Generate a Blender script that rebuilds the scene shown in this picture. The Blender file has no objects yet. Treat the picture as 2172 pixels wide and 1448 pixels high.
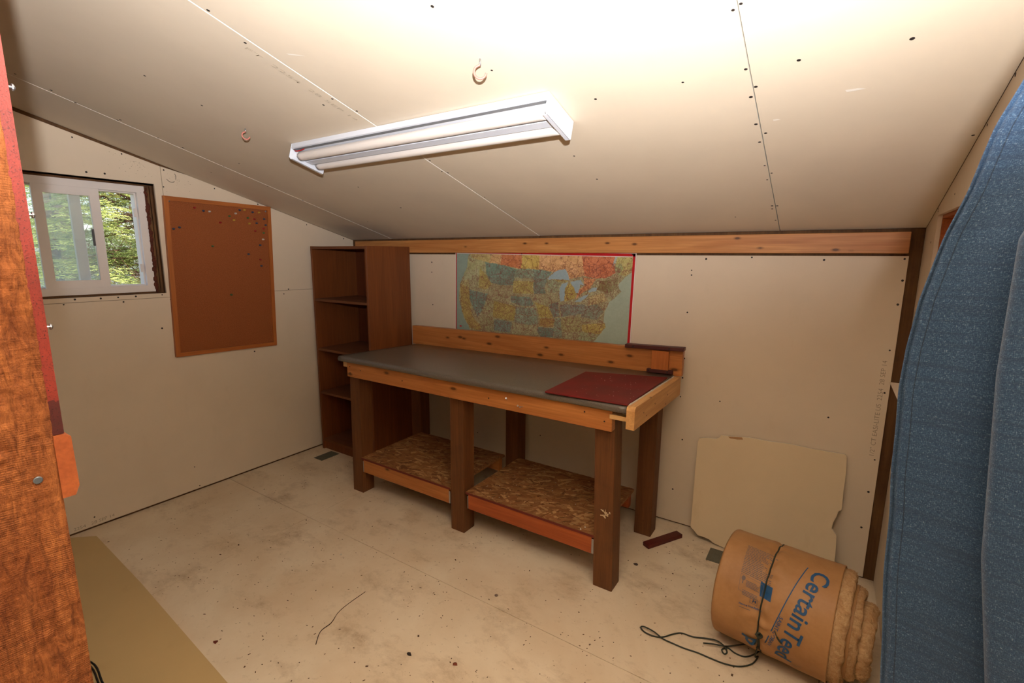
import bpy, bmesh, math, random
import numpy as np
from mathutils import Vector, Matrix, Euler, noise
random.seed(7); rng = np.random.default_rng(7)
S = bpy.context.scene
COL = S.collection
# ---------------------------------------------------------------- camera
cam_d = bpy.data.cameras.new('camera'); cam = bpy.data.objects.new('camera', cam_d); COL.objects.link(cam)
CAM = Vector((3.1996, -2.5824, 1.4579)); yaw, pitch, roll = 0.58, -0.1732, 0.0063
F = Vector((-math.sin(yaw)*math.cos(pitch), math.cos(yaw)*math.cos(pitch), math.sin(pitch)))
R = Vector((math.cos(yaw), math.sin(yaw), 0)); U = R.cross(F)
R2 = math.cos(roll)*R + math.sin(roll)*U; U2 = -math.sin(roll)*R + math.cos(roll)*U
m = Matrix((R2, U2, -F)).transposed().to_4x4(); m.translation = CAM
cam.matrix_world = m
cam_d.sensor_width = 36.0; cam_d.lens = 1028.97/2172*36.0; cam_d.clip_start = 0.02; cam_d.clip_end = 200
S.camera = cam
# ---------------------------------------------------------------- world, sun, flash, exposure
S.view_settings.view_transform = 'Standard'; S.view_settings.look = 'None'
S.view_settings.gamma = 1.0; S.view_settings.use_curve_mapping = False
S.view_settings.exposure = 0.0
W_ = bpy.data.worlds.new('sky'); S.world = W_; W_.use_nodes = True
nt = W_.node_tree; bgn = nt.nodes['Background']
sky = nt.nodes.new('ShaderNodeTexSky'); sky.sky_type = 'NISHITA'; sky.sun_disc = False
sky.sun_elevation = math.radians(42); sky.sun_rotation = math.radians(120); sky.air_density = 1.0; sky.dust_density = 2.0
nt.links.new(sky.outputs['Color'], bgn.inputs['Color']); bgn.inputs['Strength'].default_value = 0.5
sd = bpy.data.lights.new('sun', 'SUN'); sd.energy = 9.0; sd.angle = math.radians(0.6); sd.color = (1, .95, .84)
so = bpy.data.objects.new('sun', sd); COL.objects.link(so)
so.rotation_euler = Vector((-0.62, 0.45, -0.62)).to_track_quat('-Z', 'Y').to_euler()
# the photographer's flash: a small lamp just above the lens, turned up towards the ceiling
fd = bpy.data.lights.new('camera_flash', 'SPOT'); fd.energy = 540; fd.color = (1.0, .995, 1.02)
fd.shadow_soft_size = 0.012; fd.spot_size = math.radians(155); fd.spot_blend = 1.0
fo = bpy.data.objects.new('camera_flash', fd); COL.objects.link(fo)
fo.location = CAM + Vector((.042, -.066, .15)) + R*0.034
FY, FE = 0.70, 1.0
fo.rotation_euler = Vector((-math.sin(FY)*math.cos(FE), math.cos(FY)*math.cos(FE), math.sin(FE))).to_track_quat('-Z', 'Y').to_euler()
# ---------------------------------------------------------------- helpers
def lin(r, g, b):
    f = lambda c: (c/255/12.92) if c/255 <= .04045 else ((c/255+.055)/1.055)**2.4
    return (f(r), f(g), f(b), 1)
class NT:
    def __init__(s, name):
        s.m = bpy.data.materials.new(name); s.m.use_nodes = True; s.t = s.m.node_tree
        s.b = s.t.nodes['Principled BSDF']; s.tc = None
    def n(s, ty, **kw):
        x = s.t.nodes.new(ty)
        for k, v in kw.items(): setattr(x, k, v)
        return x
    def l(s, a, b): s.t.links.new(a, b)
    def co(s, scale=(1, 1, 1), kind='Object', rot=(0, 0, 0), loc=(0, 0, 0)):
        if not s.tc: s.tc = s.n('ShaderNodeTexCoord')
        mp = s.n('ShaderNodeMapping'); mp.inputs['Scale'].default_value = scale; mp.inputs['Rotation'].default_value = rot; mp.inputs['Location'].default_value = loc
        s.l(s.tc.outputs[kind], mp.inputs['Vector']); return mp.outputs[0]
    def noise(s, vec, scale, detail=4, rough=.55, dist=0):
        x = s.n('ShaderNodeTexNoise'); x.inputs['Scale'].default_value = scale; x.inputs['Detail'].default_value = detail
        x.inputs['Roughness'].default_value = rough; x.inputs['Distortion'].default_value = dist; s.l(vec, x.inputs['Vector']); return x.outputs['Fac']
    def vor(s, vec, scale, out='Distance', feature='F1', rnd=1.0):
        x = s.n('ShaderNodeTexVoronoi', feature=feature); x.inputs['Scale'].default_value = scale; x.inputs['Randomness'].default_value = rnd
        s.l(vec, x.inputs['Vector']); return x.outputs[out]
    def ramp(s, fac, stops):
        x = s.n('ShaderNodeValToRGB'); e = x.color_ramp.elements
        while len(e) < len(stops): e.new(.5)
        for i, (p, c) in enumerate(stops): e[i].position = p; e[i].color = c if len(c) == 4 else (*c, 1)
        s.l(fac, x.inputs[0]); return x.outputs['Color']
    def mix(s, fac, a, b, mode='MIX'):
        x = s.n('ShaderNodeMix', data_type='RGBA', blend_type=mode)
        for v, i in ((fac, 0), (a, 6), (b, 7)):
            if isinstance(v, (int, float)): x.inputs[i].default_value = v
            elif isinstance(v, tuple): x.inputs[i].default_value = v
            else: s.l(v, x.inputs[i])
        return x.outputs[2]
    def math(s, op, a, b=0.0):
        x = s.n('ShaderNodeMath', operation=op)
        for v, i in ((a, 0), (b, 1)):
            if isinstance(v, (int, float)): x.inputs[i].default_value = v
            else: s.l(v, x.inputs[i])
        return x.outputs[0]
    def bump(s, h, strength=.3, dist=.002):
        x = s.n('ShaderNodeBump'); x.inputs['Strength'].default_value = strength; x.inputs['Distance'].default_value = dist
        s.l(h, x.inputs['Height']); s.l(x.outputs[0], s.b.inputs['Normal'])
    def out(s, color=None, rough=None, metal=None, spec=None):
        for v, k in ((color, 'Base Color'), (rough, 'Roughness'), (metal, 'Metallic'), (spec, 'Specular IOR Level')):
            if v is None: continue
            if isinstance(v, (int, float, tuple)): s.b.inputs[k].default_value = v
            else: s.l(v, s.b.inputs[k])
        return s.m
BW_ = ((0, 0, 0, 1), (1, 1, 1, 1))
def flat(name, c, rough=.6, metal=0, spec=.4, var=.12, sc=40):
    t = NT(name); f = t.noise(t.co(), sc); d = tuple(x*(1-var) for x in c[:3])+(1,)
    return t.out(t.mix(f, c, d), rough, metal, spec)
def wood(name, dark, light, axis, knots=.10, rough=.55, gs=1.0, bump=.12, spec=.35, dirt=0.0, kcol=None):
    t = NT(name); i = 'xyz'.index(axis)
    def sc(a, c): v = [c]*3; v[i] = a; return tuple(v)
    g = t.noise(t.co(sc(.9*gs, 11*gs)), 1.6, 5, .6, 1.3)
    g2 = t.noise(t.co(sc(3*gs, 110*gs)), 1.3, 3, .6, .2)
    c = t.mix(t.ramp(g, [(.30, BW_[0]), (.70, BW_[1])]), dark, light)
    c = t.mix(t.math('MULTIPLY', t.ramp(g2, [(.3, BW_[0]), (.75, BW_[1])]), .55), c, tuple(x*.62 for x in dark[:3])+(1,))
    if knots:
        v = t.vor(t.co(sc(3.6*gs, 8.5*gs)), 1.9)
        k = t.ramp(v, [(knots*.75, BW_[1]), (knots*1.05, (.45, .45, .45, 1)), (knots*1.7, BW_[0])])
        c = t.mix(k, c, kcol or tuple(x*.28 for x in dark[:3])+(1,))
    if dirt:
        dn = t.noise(t.co(), 9, 5, .7)
        c = t.mix(t.ramp(dn, [(.5, BW_[0]), (.75, (dirt,)*3)]), c, (.02, .012, .008, 1))
    t.bump(g2, bump, .0015)
    return t.out(c, rough, 0, spec)
# ---- mesh helpers
def box(bm, p0, p1, bev=0.0):
    x0, y0, z0 = p0; x1, y1, z1 = p1
    vs = [bm.verts.new(v) for v in ((x0,y0,z0),(x1,y0,z0),(x1,y1,z0),(x0,y1,z0),(x0,y0,z1),(x1,y0,z1),(x1,y1,z1),(x0,y1,z1))]
    fs = [bm.faces.new([vs[i] for i in f]) for f in ((0,3,2,1),(4,5,6,7),(0,1,5,4),(1,2,6,5),(2,3,7,6),(3,0,4,7))]
    if bev:
        es = list({e for f in fs for e in f.edges})
        bmesh.ops.bevel(bm, geom=es, offset=bev, segments=1 if bev < .004 else 2, affect='EDGES', profile=.5)
    return vs
def hexa(bm, c, bev=0.0):      # eight corners, bottom ring then top ring, counter-clockwise from above
    vs = [bm.verts.new(v) for v in c]
    fs = [bm.faces.new([vs[i] for i in f]) for f in ((0,3,2,1),(4,5,6,7),(0,1,5,4),(1,2,6,5),(2,3,7,6),(3,0,4,7))]
    if bev: bmesh.ops.bevel(bm, geom=list({e for f in fs for e in f.edges}), offset=bev, segments=2, affect='EDGES', profile=.5)
def prism(bm, pts, axis, a, b):   # polygon pts in the two other axes, extruded along axis from a to b
    def v(p, t):
        return {'x': (t, p[0], p[1]), 'y': (p[0], t, p[1]), 'z': (p[0], p[1], t)}[axis]
    A = [bm.verts.new(v(p, a)) for p in pts]; B = [bm.verts.new(v(p, b)) for p in pts]
    bm.faces.new(A); bm.faces.new(B[::-1]); n = len(pts)
    for i in range(n): bm.faces.new((A[i], B[i], B[(i+1) % n], A[(i+1) % n]))
def tube(bm, pts, r, seg=8, closed=False, caps=True):
    pts = [Vector(p) for p in pts]; n = len(pts); rings = []; up = Vector((0, 0, 1))
    rr = r if hasattr(r, '__len__') else [r]*n
    for i, p in enumerate(pts):
        if closed: t = pts[(i+1) % n]-pts[i-1]
        else: t = pts[min(i+1, n-1)]-pts[max(i-1, 0)]
        t.normalize(); a = t.cross(up)
        if a.length < 1e-3: a = t.cross(Vector((1, 0, 0)))
        a.normalize(); b = t.cross(a)
        if rings and a.dot(prev) < 0: a = -a; b = -b
        prev = a
        rings.append([bm.verts.new(p + rr[i]*(math.cos(2*math.pi*k/seg)*a+math.sin(2*math.pi*k/seg)*b)) for k in range(seg)])
    m_ = n if closed else n-1
    for i in range(m_):
        A, B = rings[i], rings[(i+1) % n]
        for k in range(seg): bm.faces.new((A[k], A[(k+1) % seg], B[(k+1) % seg], B[k]))
    if caps and not closed: bm.faces.new(rings[0][::-1]); bm.faces.new(rings[-1])
def smooth(pts, k=6):
    P = [Vector(p) for p in pts]; out = []
    for i in range(len(P)-1):
        a, b, c, d = P[max(i-1, 0)], P[i], P[i+1], P[min(i+2, len(P)-1)]
        for j in range(k):
            t = j/k
            out.append(.5*((2*b)+(-a+c)*t+(2*a-5*b+4*c-d)*t*t+(-a+3*b-3*c+d)*t**3))
    out.append(P[-1]); return out
def obj(name, bm, mat, parent=None, shade=False, **props):
    if isinstance(bm, bpy.types.Mesh): me = bm; me.name = name
    else:
        bmesh.ops.recalc_face_normals(bm, faces=bm.faces)
        me = bpy.data.meshes.new(name); bm.to_mesh(me); bm.free()
    if mat: me.materials.append(mat)
    if shade: me.polygons.foreach_set('use_smooth', [True]*len(me.polygons))
    o = bpy.data.objects.new(name, me); COL.objects.link(o)
    if parent:
        base = Vector((0, 0, 0)); p = parent
        while p: base += p.location; p = p.parent
        me.transform(Matrix.Translation(-base)); o.parent = parent
    for k, v in props.items(): o[k] = v
    return o
def thing(name, label, cat, loc=(0, 0, 0), group=None):
    o = bpy.data.objects.new(name, None); COL.objects.link(o); o.location = loc; o.empty_display_size = .05
    o['label'] = label; o['category'] = cat
    if group: o['group'] = group
    return o
def struct(name, bm, mat, **kw):
    if bm is None:
        o = bpy.data.objects.new(name, None); COL.objects.link(o); o.empty_display_size = .05
    else: o = obj(name, bm, mat)
    o['kind'] = 'structure'
    for k, v in kw.items(): o[k] = v
    return o
def one(name, label, cat, bm, mat, base, group=None, shade=False):   # a thing that is a single mesh, origin at its base
    o = obj(name, bm, mat, None, shade)
    o.data.transform(Matrix.Translation(-Vector(base))); o.location = base
    o['label'] = label; o['category'] = cat
    if group: o['group'] = group
    return o
def B(p0, p1, bev=0.0):
    bm = bmesh.new(); box(bm, p0, p1, bev); return bm
def text_mesh(s, size, shear=0.0, bold=0.0, thick=.0002):
    c = bpy.data.curves.new('lettering', 'FONT'); c.body = s; c.size = size; c.extrude = thick; c.offset = bold; c.shear = shear
    c.resolution_u = 3
    o = bpy.data.objects.new('lettering', c); COL.objects.link(o); bpy.context.view_layer.update()
    dg = bpy.context.evaluated_depsgraph_get(); me = bpy.data.meshes.new_from_object(o.evaluated_get(dg))
    bpy.data.objects.remove(o); bpy.data.curves.remove(c); return me
H0, SL, W = 1.5808, .2885, 3.4932
YF = -2.398       # room face of the front (doorway) wall
YB = -3.25         # back of the unseen lobby added behind the camera to enclose the light
cz = lambda y: H0 - SL*y
CN = Vector((0, -SL, -1)).normalized()
# ---------------------------------------------------------------- materials
def drywall(name, base=(215, 199, 176), stain=.25):
    t = NT(name); a = lin(*base)
    n1 = t.noise(t.co(), 2.2, 5, .6); n2 = t.noise(t.co(), 260, 2, .5); n3 = t.noise(t.co((1, 1, .4)), 9, 4, .65)
    c = t.mix(t.ramp(n1, [(.35, BW_[0]), (.7, BW_[1])]), a, tuple(x*.93 for x in a[:3])+(1,))
    c = t.mix(t.ramp(n3, [(.60, BW_[0]), (.82, (stain,)*3)]), c, tuple(x*y for x, y in zip(a, (.72, .66, .58, 1))))
    t.bump(n2, .10, .0006); return t.out(c, .62, 0, .32)
M = {}
M['dry'] = drywall('drywall_paper'); M['dryc'] = drywall('ceiling_paper', (216, 202, 180), .1)
M['dryb'] = drywall('loose_drywall', (216, 196, 162), .35)
M['gyp'] = flat('gypsum_edge', lin(232, 226, 214), .8)
M['stud'] = wood('dark_stud', lin(88, 58, 32), lin(122, 86, 50), 'z', 0, .8, dirt=.4)
M['studx'] = wood('dark_plate', lin(58, 34, 18), lin(92, 54, 26), 'x', 0, .8, dirt=.4)
M['backing'] = flat('dark_backing', lin(38, 26, 20), .9)
M['screw'] = flat('dark_screw', lin(34, 28, 26), .6, 0.0)
M['zinc'] = flat('zinc', lin(170, 172, 176), .3, .9, sc=300)
M['print'] = flat('grey_print', lin(150, 138, 118), .8)
M['printc'] = flat('faint_print', lin(192, 178, 156), .8)
# ================================================================ FLOOR
def floor_mat():
    t = NT('subfloor_panel'); a = lin(222, 206, 180); v = t.co()
    n1 = t.noise(v, 1.7, 6, .62, .3); n2 = t.noise(t.co((1, 1.5, 1), rot=(0, 0, .5)), 3.2, 8, .74, .15); n3 = t.noise(v, 38, 4, .7, .4); n4 = t.noise(v, 150, 3, .6)
    c = t.mix(t.ramp(n1, [(.38, BW_[0]), (.68, BW_[1])]), a, lin(206, 184, 154))
    c = t.mix(t.ramp(n2, [(.52, BW_[0]), (.60, (.22,)*3), (.74, (.8,)*3)]), c, lin(150, 122, 92))
    c = t.mix(t.ramp(n3, [(.60, BW_[0]), (.76, (.45,)*3)]), c, lin(150, 122, 94))
    sp = t.ramp(t.vor(v, 26), [(.055, BW_[1]), (.085, BW_[0])])
    gate = t.ramp(t.noise(v, 3.1, 3), [(.48, BW_[0]), (.56, BW_[1])])
    c = t.mix(t.math('MULTIPLY', sp, gate), c, lin(96, 68, 46))
    t.bump(n4, .12, .001); return t.out(c, .66, 0, .3)
M['floor'] = floor_mat()
floor = struct('floor', B((-.12, YB-.1, -.12), (W+.14, .14, -.019)), M['backing'])
g = .0011
def sheetf(x0, x1, y0, y1): obj('subfloor_sheet', B((x0+g, y0+g, -.019), (x1-g, y1-g, 0), .0006), M['floor'], floor)
for (x0, x1, y0, y1) in [(-.01, .86, -1.092, .013), (.86, 3.30, -1.092, .013), (3.30, W+.014, -1.092, .013), (-.01, .86, -2.312, -1.092), (.86, 3.30, -2.312, -1.092),
                         (3.30, W+.014, -2.312, -1.092), (-.01, 1.45, YB, -2.312), (1.45, W+.014, YB, -2.312)]: sheetf(x0, x1, y0, y1)
def crumbs():
    bm = bmesh.new()
    for i in range(620):
        if i < 330: x, y = random.uniform(.2, 3.3), random.uniform(-2.2, -.15)
        else:
            cx_, cy_ = random.choice([(.5, -.6), (1.2, -1.5), (1.95, -1.25), (2.6, -1.0), (2.75, -.4), (1.55, -1.8), (2.3, -1.6), (.8, -1.7)])
            x, y = random.gauss(cx_, .17), random.gauss(cy_, .15)
        if not (.05 < x < 3.4 and -2.3 < y < -.05): continue
        if x < 2.3 and y < -1.84: continue
        s = random.uniform(.0008, .0022)*(1.7 if random.random() < .06 else 1); a = random.uniform(0, 6.3); e = random.uniform(1, 2.6)
        ca, sa = math.cos(a)*s, math.sin(a)*s
        vs = [bm.verts.new((x+dx*ca*e-dy*sa, y+dx*sa*e+dy*ca, 0.0002+h*s)) for dx, dy, h in ((-1, -1, 0), (1, -.7, 0), (.8, 1, 0), (-.9, .8, 0), (.1, 0, 1.0))]
        for f in ((0, 1, 4), (1, 2, 4), (2, 3, 4), (3, 0, 4), (3, 2, 1, 0)): bm.faces.new([vs[k] for k in f])
    return bm
o = obj('floor_grit', crumbs(), flat('grit', lin(92, 64, 44), .9, var=.4)); o['kind'] = 'stuff'; o['label'] = 'dark crumbs and grit scattered over the bare subfloor'; o['category'] = 'grit'
# ================================================================ CEILING
def slab(bm, x0, x1, y0, y1, t0, t1):     # slab parallel to the sloped ceiling, t measured into the room (negative = above)
    c = []
    for t in (t1, t0):
        for x, y in ((x0, y0), (x1, y0), (x1, y1), (x0, y1)): c.append((x, y, cz(y)-t))
    hexa(bm, c)
bm = bmesh.new(); slab(bm, -.12, W+.14, YB-.1, .14, -.14, -.0128)
ceiling = struct('ceiling', bm, M['studx'])
XA, XB, XC = 1.7045, .4434, 2.9755
def csheet(x0, x1, y0, y1, low):
    bm = bmesh.new(); slab(bm, x0, x1, y0, y1, -.0125, low)
    o = obj('drywall_sheet', bm, M['dryc'], ceiling); o.data.materials.append(M['gyp'])
    for p in o.data.polygons:
        if abs(p.normal.x) > .9: p.material_index = 1
csheet(.003, XB-.0010, -2.44, -.004, .0022); csheet(XB+.0010, XA-.0013, -2.44, -.004, .0013); csheet(XA+.0015, XC-.0015, -2.44, -.004, 0); csheet(XC+.0014, W-.001, -2.44, -.004, .0)
csheet(.003, XA, YB, -2.442, 0); csheet(XA+.002, W-.001, YB, -2.442, 0)
CE=[(1.716, -1.827), (1.682, -1.712), (1.082, -1.745), (1.079, -1.56), (1.62, -1.408), (0.479, -1.946), (0.47, -1.843), (0.445, -1.762), (0.454, -1.624), (0.474, -1.62), (0.448, -1.468), (0.464, -1.371), (0.447, -1.176), (0.6, -1.175), (0.246, -1.143), (0.45, -1.05), (0.43, -0.931), (0.45, -0.724), (1.692, -1.424), (1.715, -1.34), (2.333, -1.373), (2.345, -0.862), (1.714, -0.962), (1.695, -0.866), (1.713, -0.846), (1.065, -0.809), (2.352, -0.662), (1.718, -0.576), (2.332, -1.616), (2.982, -1.386), (2.965, -1.374), (2.967, -1.175), (2.982, -1.098), (2.966, -1.057), (3.081, -1.172), (3.29, -1.174), (2.965, -0.92), (2.986, -0.864), (2.965, -0.815), (2.966, -0.654), (2.983, -0.594), (2.965, -0.544), (2.964, -0.3), (2.982, -0.298), (2.962, -0.268), (2.966, -0.138), (3.48, -0.727), (2.813, -1.169), (2.561, -1.166), (1.079, -0.524), (0.582, -0.344), (2.812, -0.193)]
LW=[(-1.662, 2.023), (-1.466, 1.978), (-1.625, 1.864), (-1.55, 1.867), (-1.277, 1.924), (-1.287, 1.832), (-1.013, 1.854), (-0.401, 1.674), (-0.578, 1.222), (-0.615, 1.191), (-1.376, 1.039), (-1.743, 1.23), (-1.638, 1.228), (-1.563, 1.229), (-1.483, 1.229), (-1.356, 1.23), (-1.789, 1.207), (-1.542, 1.203), (-1.316, 1.2), (-1.796, 0.061), (-1.273, 0.027), (-1.29, 0.158), (-0.088, 1.586), (-0.75, 1.785), (-0.855, 0.82)]
BWL=[(2.662, 1.452), (2.868, 1.461), (3.159, 1.452), (3.439, 1.458), (3.442, 1.37), (3.438, 1.27), (3.433, 1.074), (2.596, 1.395), (2.597, 1.371), (2.589, 1.18), (3.436, 0.887), (3.435, 0.58), (3.429, 0.426), (3.422, 0.25), (3.246, 0.74), (2.78, 0.736), (2.589, 0.937), (2.588, 0.832), (2.583, 0.728), (2.608, 0.493), (2.576, 0.198), (0.829, 1.415), (0.827, 1.346), (0.829, 1.116), (1.729, 0.328), (1.224, 0.241)]
RW=[(-1.0, 1.862), (-0.222, 1.637)]
def screw_mesh(normal):
    bm = bmesh.new(); n = Vector(normal).normalized(); a = n.orthogonal().normalized(); b = n.cross(a); r0, r1 = .0046, .0030
    A = [bm.verts.new((a*math.cos(k*math.pi/4)+b*math.sin(k*math.pi/4))*r0) for k in range(8)]
    Bv = [bm.verts.new((a*math.cos(k*math.pi/4)+b*math.sin(k*math.pi/4))*r1+n*.0007) for k in range(8)]
    for k in range(8): bm.faces.new((A[k], A[(k+1) % 8], Bv[(k+1) % 8], Bv[k]))
    bm.faces.new(Bv); bmesh.ops.recalc_face_normals(bm, faces=bm.faces)
    me = bpy.data.meshes.new('screw'); bm.to_mesh(me); bm.free(); me.materials.append(M['screw']); return me
def screws(parent, locs, normal):
    me = screw_mesh(normal)
    for p in locs:
        o = bpy.data.objects.new('screw', me); COL.objects.link(o); o.parent = parent; o.location = p; o.rotation_euler = (0, 0, 0)
        s = random.uniform(.75, 1.15); o.scale = (s, s, s)
def clow(x): return .0022 if x < XB else (.0013 if x < XA else 0)
screws(ceiling, [(x, y, cz(y)-clow(x)) for x, y in CE if .003 < x < W-.012], CN)
# ================================================================ LEFT WALL with window opening
wy0, wy1, wz0, wz1 = -2.02, -1.332, 1.237, 1.842
bm = bmesh.new()
for (a, b, c, d) in [(YB-.1, .14, -.12, wz0), (YB-.1, wy0, wz0, wz1), (wy1, .14, wz0, wz1)]: box(bm, (-.14, a, c), (-.0135, b, d))
prism(bm, [(YB-.1, wz1), (.14, wz1), (.14, wz1), (YB-.1, cz(YB-.1)+.03)], 'x', -.14, -.0135) if False else None
prism(bm, [(YB-.1, wz1), (-.8, wz1), (-.8, cz(-.8)+.02), (YB-.1, cz(YB-.1)+.03)], 'x', -.14, -.0135)
wall_left = struct('wall_left', bm, M['stud'])
def psheet(parent, pts, axis, a, b, mat='dry', name='drywall_sheet', **kw):
    bm = bmesh.new(); prism(bm, pts, axis, a, b); return obj(name, bm, M[mat], parent, **kw)
yt = -1.2
def top(y, gap): return cz(y)-gap
psheet(wall_left, [(-2.44, .012), (-.001, .012), (-.001, 1.2135), (-2.44, 1.2135)], 'x', -.013, 0)
psheet(wall_left, [(-1.2915, 1.2155), (-.001, 1.2155), (-.001, top(0, .004)), (-1.16, top(-1.16, .002)), (-1.2915, top(-1.2915, .012))], 'x', -.013, 0)
psheet(wall_left, [(-2.44, 1.2155), (-1.294, 1.2155), (-1.294, top(-1.294, .013)), (-2.44, top(-2.44, .026)), (-2.44, wz1), (wy1, wz1), (wy1, wz0+.002), (-2.44, wz0+.002)], 'x', -.013, 0)
psheet(wall_left, [(YB, 0), (-2.444, 0), (-2.444, top(-2.444, .01)), (YB, top(YB, .01))], 'x', -.013, 0)
screws(wall_left, [(0, y, z) for y, z in LW], (1, 0, 0))
# ================================================================ BACK WALL
wall_back = struct('wall_back', B((-.12, .0135, -.12), (W+.14, .14, 1.75)), M['stud'])
obj('drywall_sheet', B((.001, 0, .010), (3.452, .013, 1.4695), .0008), M['dry'], wall_back)
screws(wall_back, [(x, 0, z) for x, z in BWL], (0, -1, 0))
M['nailer'] = wood('yellow_pine_board', lin(176, 112, 58), lin(206, 146, 84), 'x', .09, .5)
nb = obj('nailer_board', B((.054, -.027, 1.4805), (3.447, .0130, 1.567), .002), M['nailer'], wall_back, label='long orange pine board along the top of the wall')
# ================================================================ RIGHT WALL with opening closed by an added board
oy0, oy1, oz0, oz1 = -1.62, -.245, .985, 1.614
bm = bmesh.new()
for (a, b, c, d) in [(YB-.1, .14, -.12, oz0), (YB-.1, oy0, oz0, oz1), (oy1, .14, oz0, oz1)]: box(bm, (W+.0135, a, c), (W+.14, b, d))
prism(bm, [(YB-.1, oz1), (.14, oz1), (.14, 1.66), (YB-.1, cz(YB-.1)+.03)], 'x', W+.0135, W+.14)
M['jamb'] = wood('orange_jamb', lin(150, 78, 34), lin(184, 104, 50), 'y', .05, .6)
wall_right = struct('wall_right', bm, M['jamb'])
for pts in ([(-2.44, .01), (0, .01), (0, oz0-.002), (-2.44, oz0-.002)], [(oy1, oz0), (0, oz0), (0, top(0, .0012)), (-.1285, top(-.1285, .0012)), (oy1, top(oy1, .0012))], [(-2.44, oz0), (oy0, oz0), (oy0, oz1), (-2.44, oz1)],
            [(-2.44, oz1), (oy1-.0004, oz1), (oy1-.0004, top(oy1, .0012)), (-2.44, top(-2.44, .0012))], [(YB, 0), (-2.444, 0), (-2.444, top(-2.444, .01)), (YB, top(YB, .01))]):
    psheet(wall_right, pts, 'x', W, W+.013)
obj('header_liner', B((W+.0131, oy0+.001, oz1-.013), (W+.0995, oy1-.0005, oz1-.0005), .001), M['jamb'], wall_right)
obj('light_stop_board', B((W+.10, oy0, oz0), (W+.13, oy1, oz1)), M['jamb'], wall_right)  # board added to close the opening light-tight
o = obj('jamb_liner', B((W+.0131, oy1-.012, oz0+.001), (W+.0995, oy1-.0008, oz1-.0135), .001), M['jamb'], wall_right)
screws(wall_right, [(W, y, z) for y, z in RW] + [(W, -.18, 1.3), (W, -.17, 1.52), (W, -.23, 1.628), (W, -.5, 1.66), (W, -.8, 1.8)], (-1, 0, 0))
bm = bmesh.new(); prism(bm, [(3.424, .987), (W-.0005, .987), (W-.0005, .905)], 'y', -1.5, -.247)
obj('sill_ledge', bm, M['dry'], wall_right, label='cream wedge-shaped ledge under the opening')
# ================================================================ FRONT WALL, doorway, added unseen lobby behind the camera
M['rough'] = None
def rough_mat():
    t = NT('rough_sawn_post'); v = t.co((1, 1, 1))
    g1 = t.noise(t.co((3, 5, .9)), 5, 6, .62, 1.2); g2 = t.noise(t.co((14, 22, 5.0)), 6, 6, .72, .8)
    c = t.mix(t.ramp(g1, [(.32, BW_[0]), (.68, BW_[1])]), lin(128, 70, 32), lin(170, 104, 54))
    c = t.mix(t.ramp(g2, [(.35, (.75,)*3), (.62, BW_[0])]), c, lin(84, 38, 16))
    saw = t.n('ShaderNodeTexWave', bands_direction='Z'); saw.inputs['Scale'].default_value = 105; saw.inputs['Distortion'].default_value = 9; saw.inputs['Detail'].default_value = 2
    saw.inputs['Detail Scale'].default_value = .25; t.l(t.co((1, .6, 1), rot=(.10, 0, 0)), saw.inputs['Vector'])
    gate = t.ramp(t.noise(t.co((1, 1, 1)), 9, 3), [(.42, BW_[0]), (.62, BW_[1])])
    h = t.math('ADD', t.math('MULTIPLY', t.math('MULTIPLY', saw.outputs['Fac'], gate), .13), t.math('MULTIPLY', g2, 1.2))
    h = t.math('ADD', h, t.math('MULTIPLY', t.noise(v, 260, 4, .7), .75))
    t.bump(h, 1.0, .0030); return t.out(c, .75, 0, .25)
M['rough'] = rough_mat()
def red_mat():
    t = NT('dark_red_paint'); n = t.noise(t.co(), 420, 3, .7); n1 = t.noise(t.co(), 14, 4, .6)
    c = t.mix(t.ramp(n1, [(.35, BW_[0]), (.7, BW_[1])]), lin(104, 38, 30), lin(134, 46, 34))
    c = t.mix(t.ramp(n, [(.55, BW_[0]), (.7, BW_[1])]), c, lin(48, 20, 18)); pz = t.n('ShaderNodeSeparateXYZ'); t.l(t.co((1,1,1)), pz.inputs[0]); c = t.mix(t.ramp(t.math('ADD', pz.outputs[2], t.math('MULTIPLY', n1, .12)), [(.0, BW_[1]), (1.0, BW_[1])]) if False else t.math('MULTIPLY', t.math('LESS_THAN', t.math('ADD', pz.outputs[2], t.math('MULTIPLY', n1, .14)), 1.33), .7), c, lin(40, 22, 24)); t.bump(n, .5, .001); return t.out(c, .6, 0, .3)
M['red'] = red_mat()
DX = 2.33
bm = bmesh.new(); prism(bm, [(-.05, 0), (DX-.042, 0), (DX-.042, 2.25), (-.05, 2.25)], 'y', YF-.14, YF-.002)
wall_front = struct('wall_front', bm, M['stud'])
obj('header_board', B((DX-.04, YF-.13, 2.12), (W-.001, YF-.002, cz(YF)-.014)), M['studx'], wall_front)
bm = bmesh.new(); box(bm, (-.12, YB-.1, -.02), (W+.14, YB, cz(YB)+.05))
struct('wall_added_lobby', bm, M['dry'])  # unseen wall added to keep sky light out and bounce flash back
door = struct('door_1', None, None, label='doorway edge in the front wall, rough-sawn orange post with a red strip')
door.location = (DX-.02, YF-.07, 0)
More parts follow.
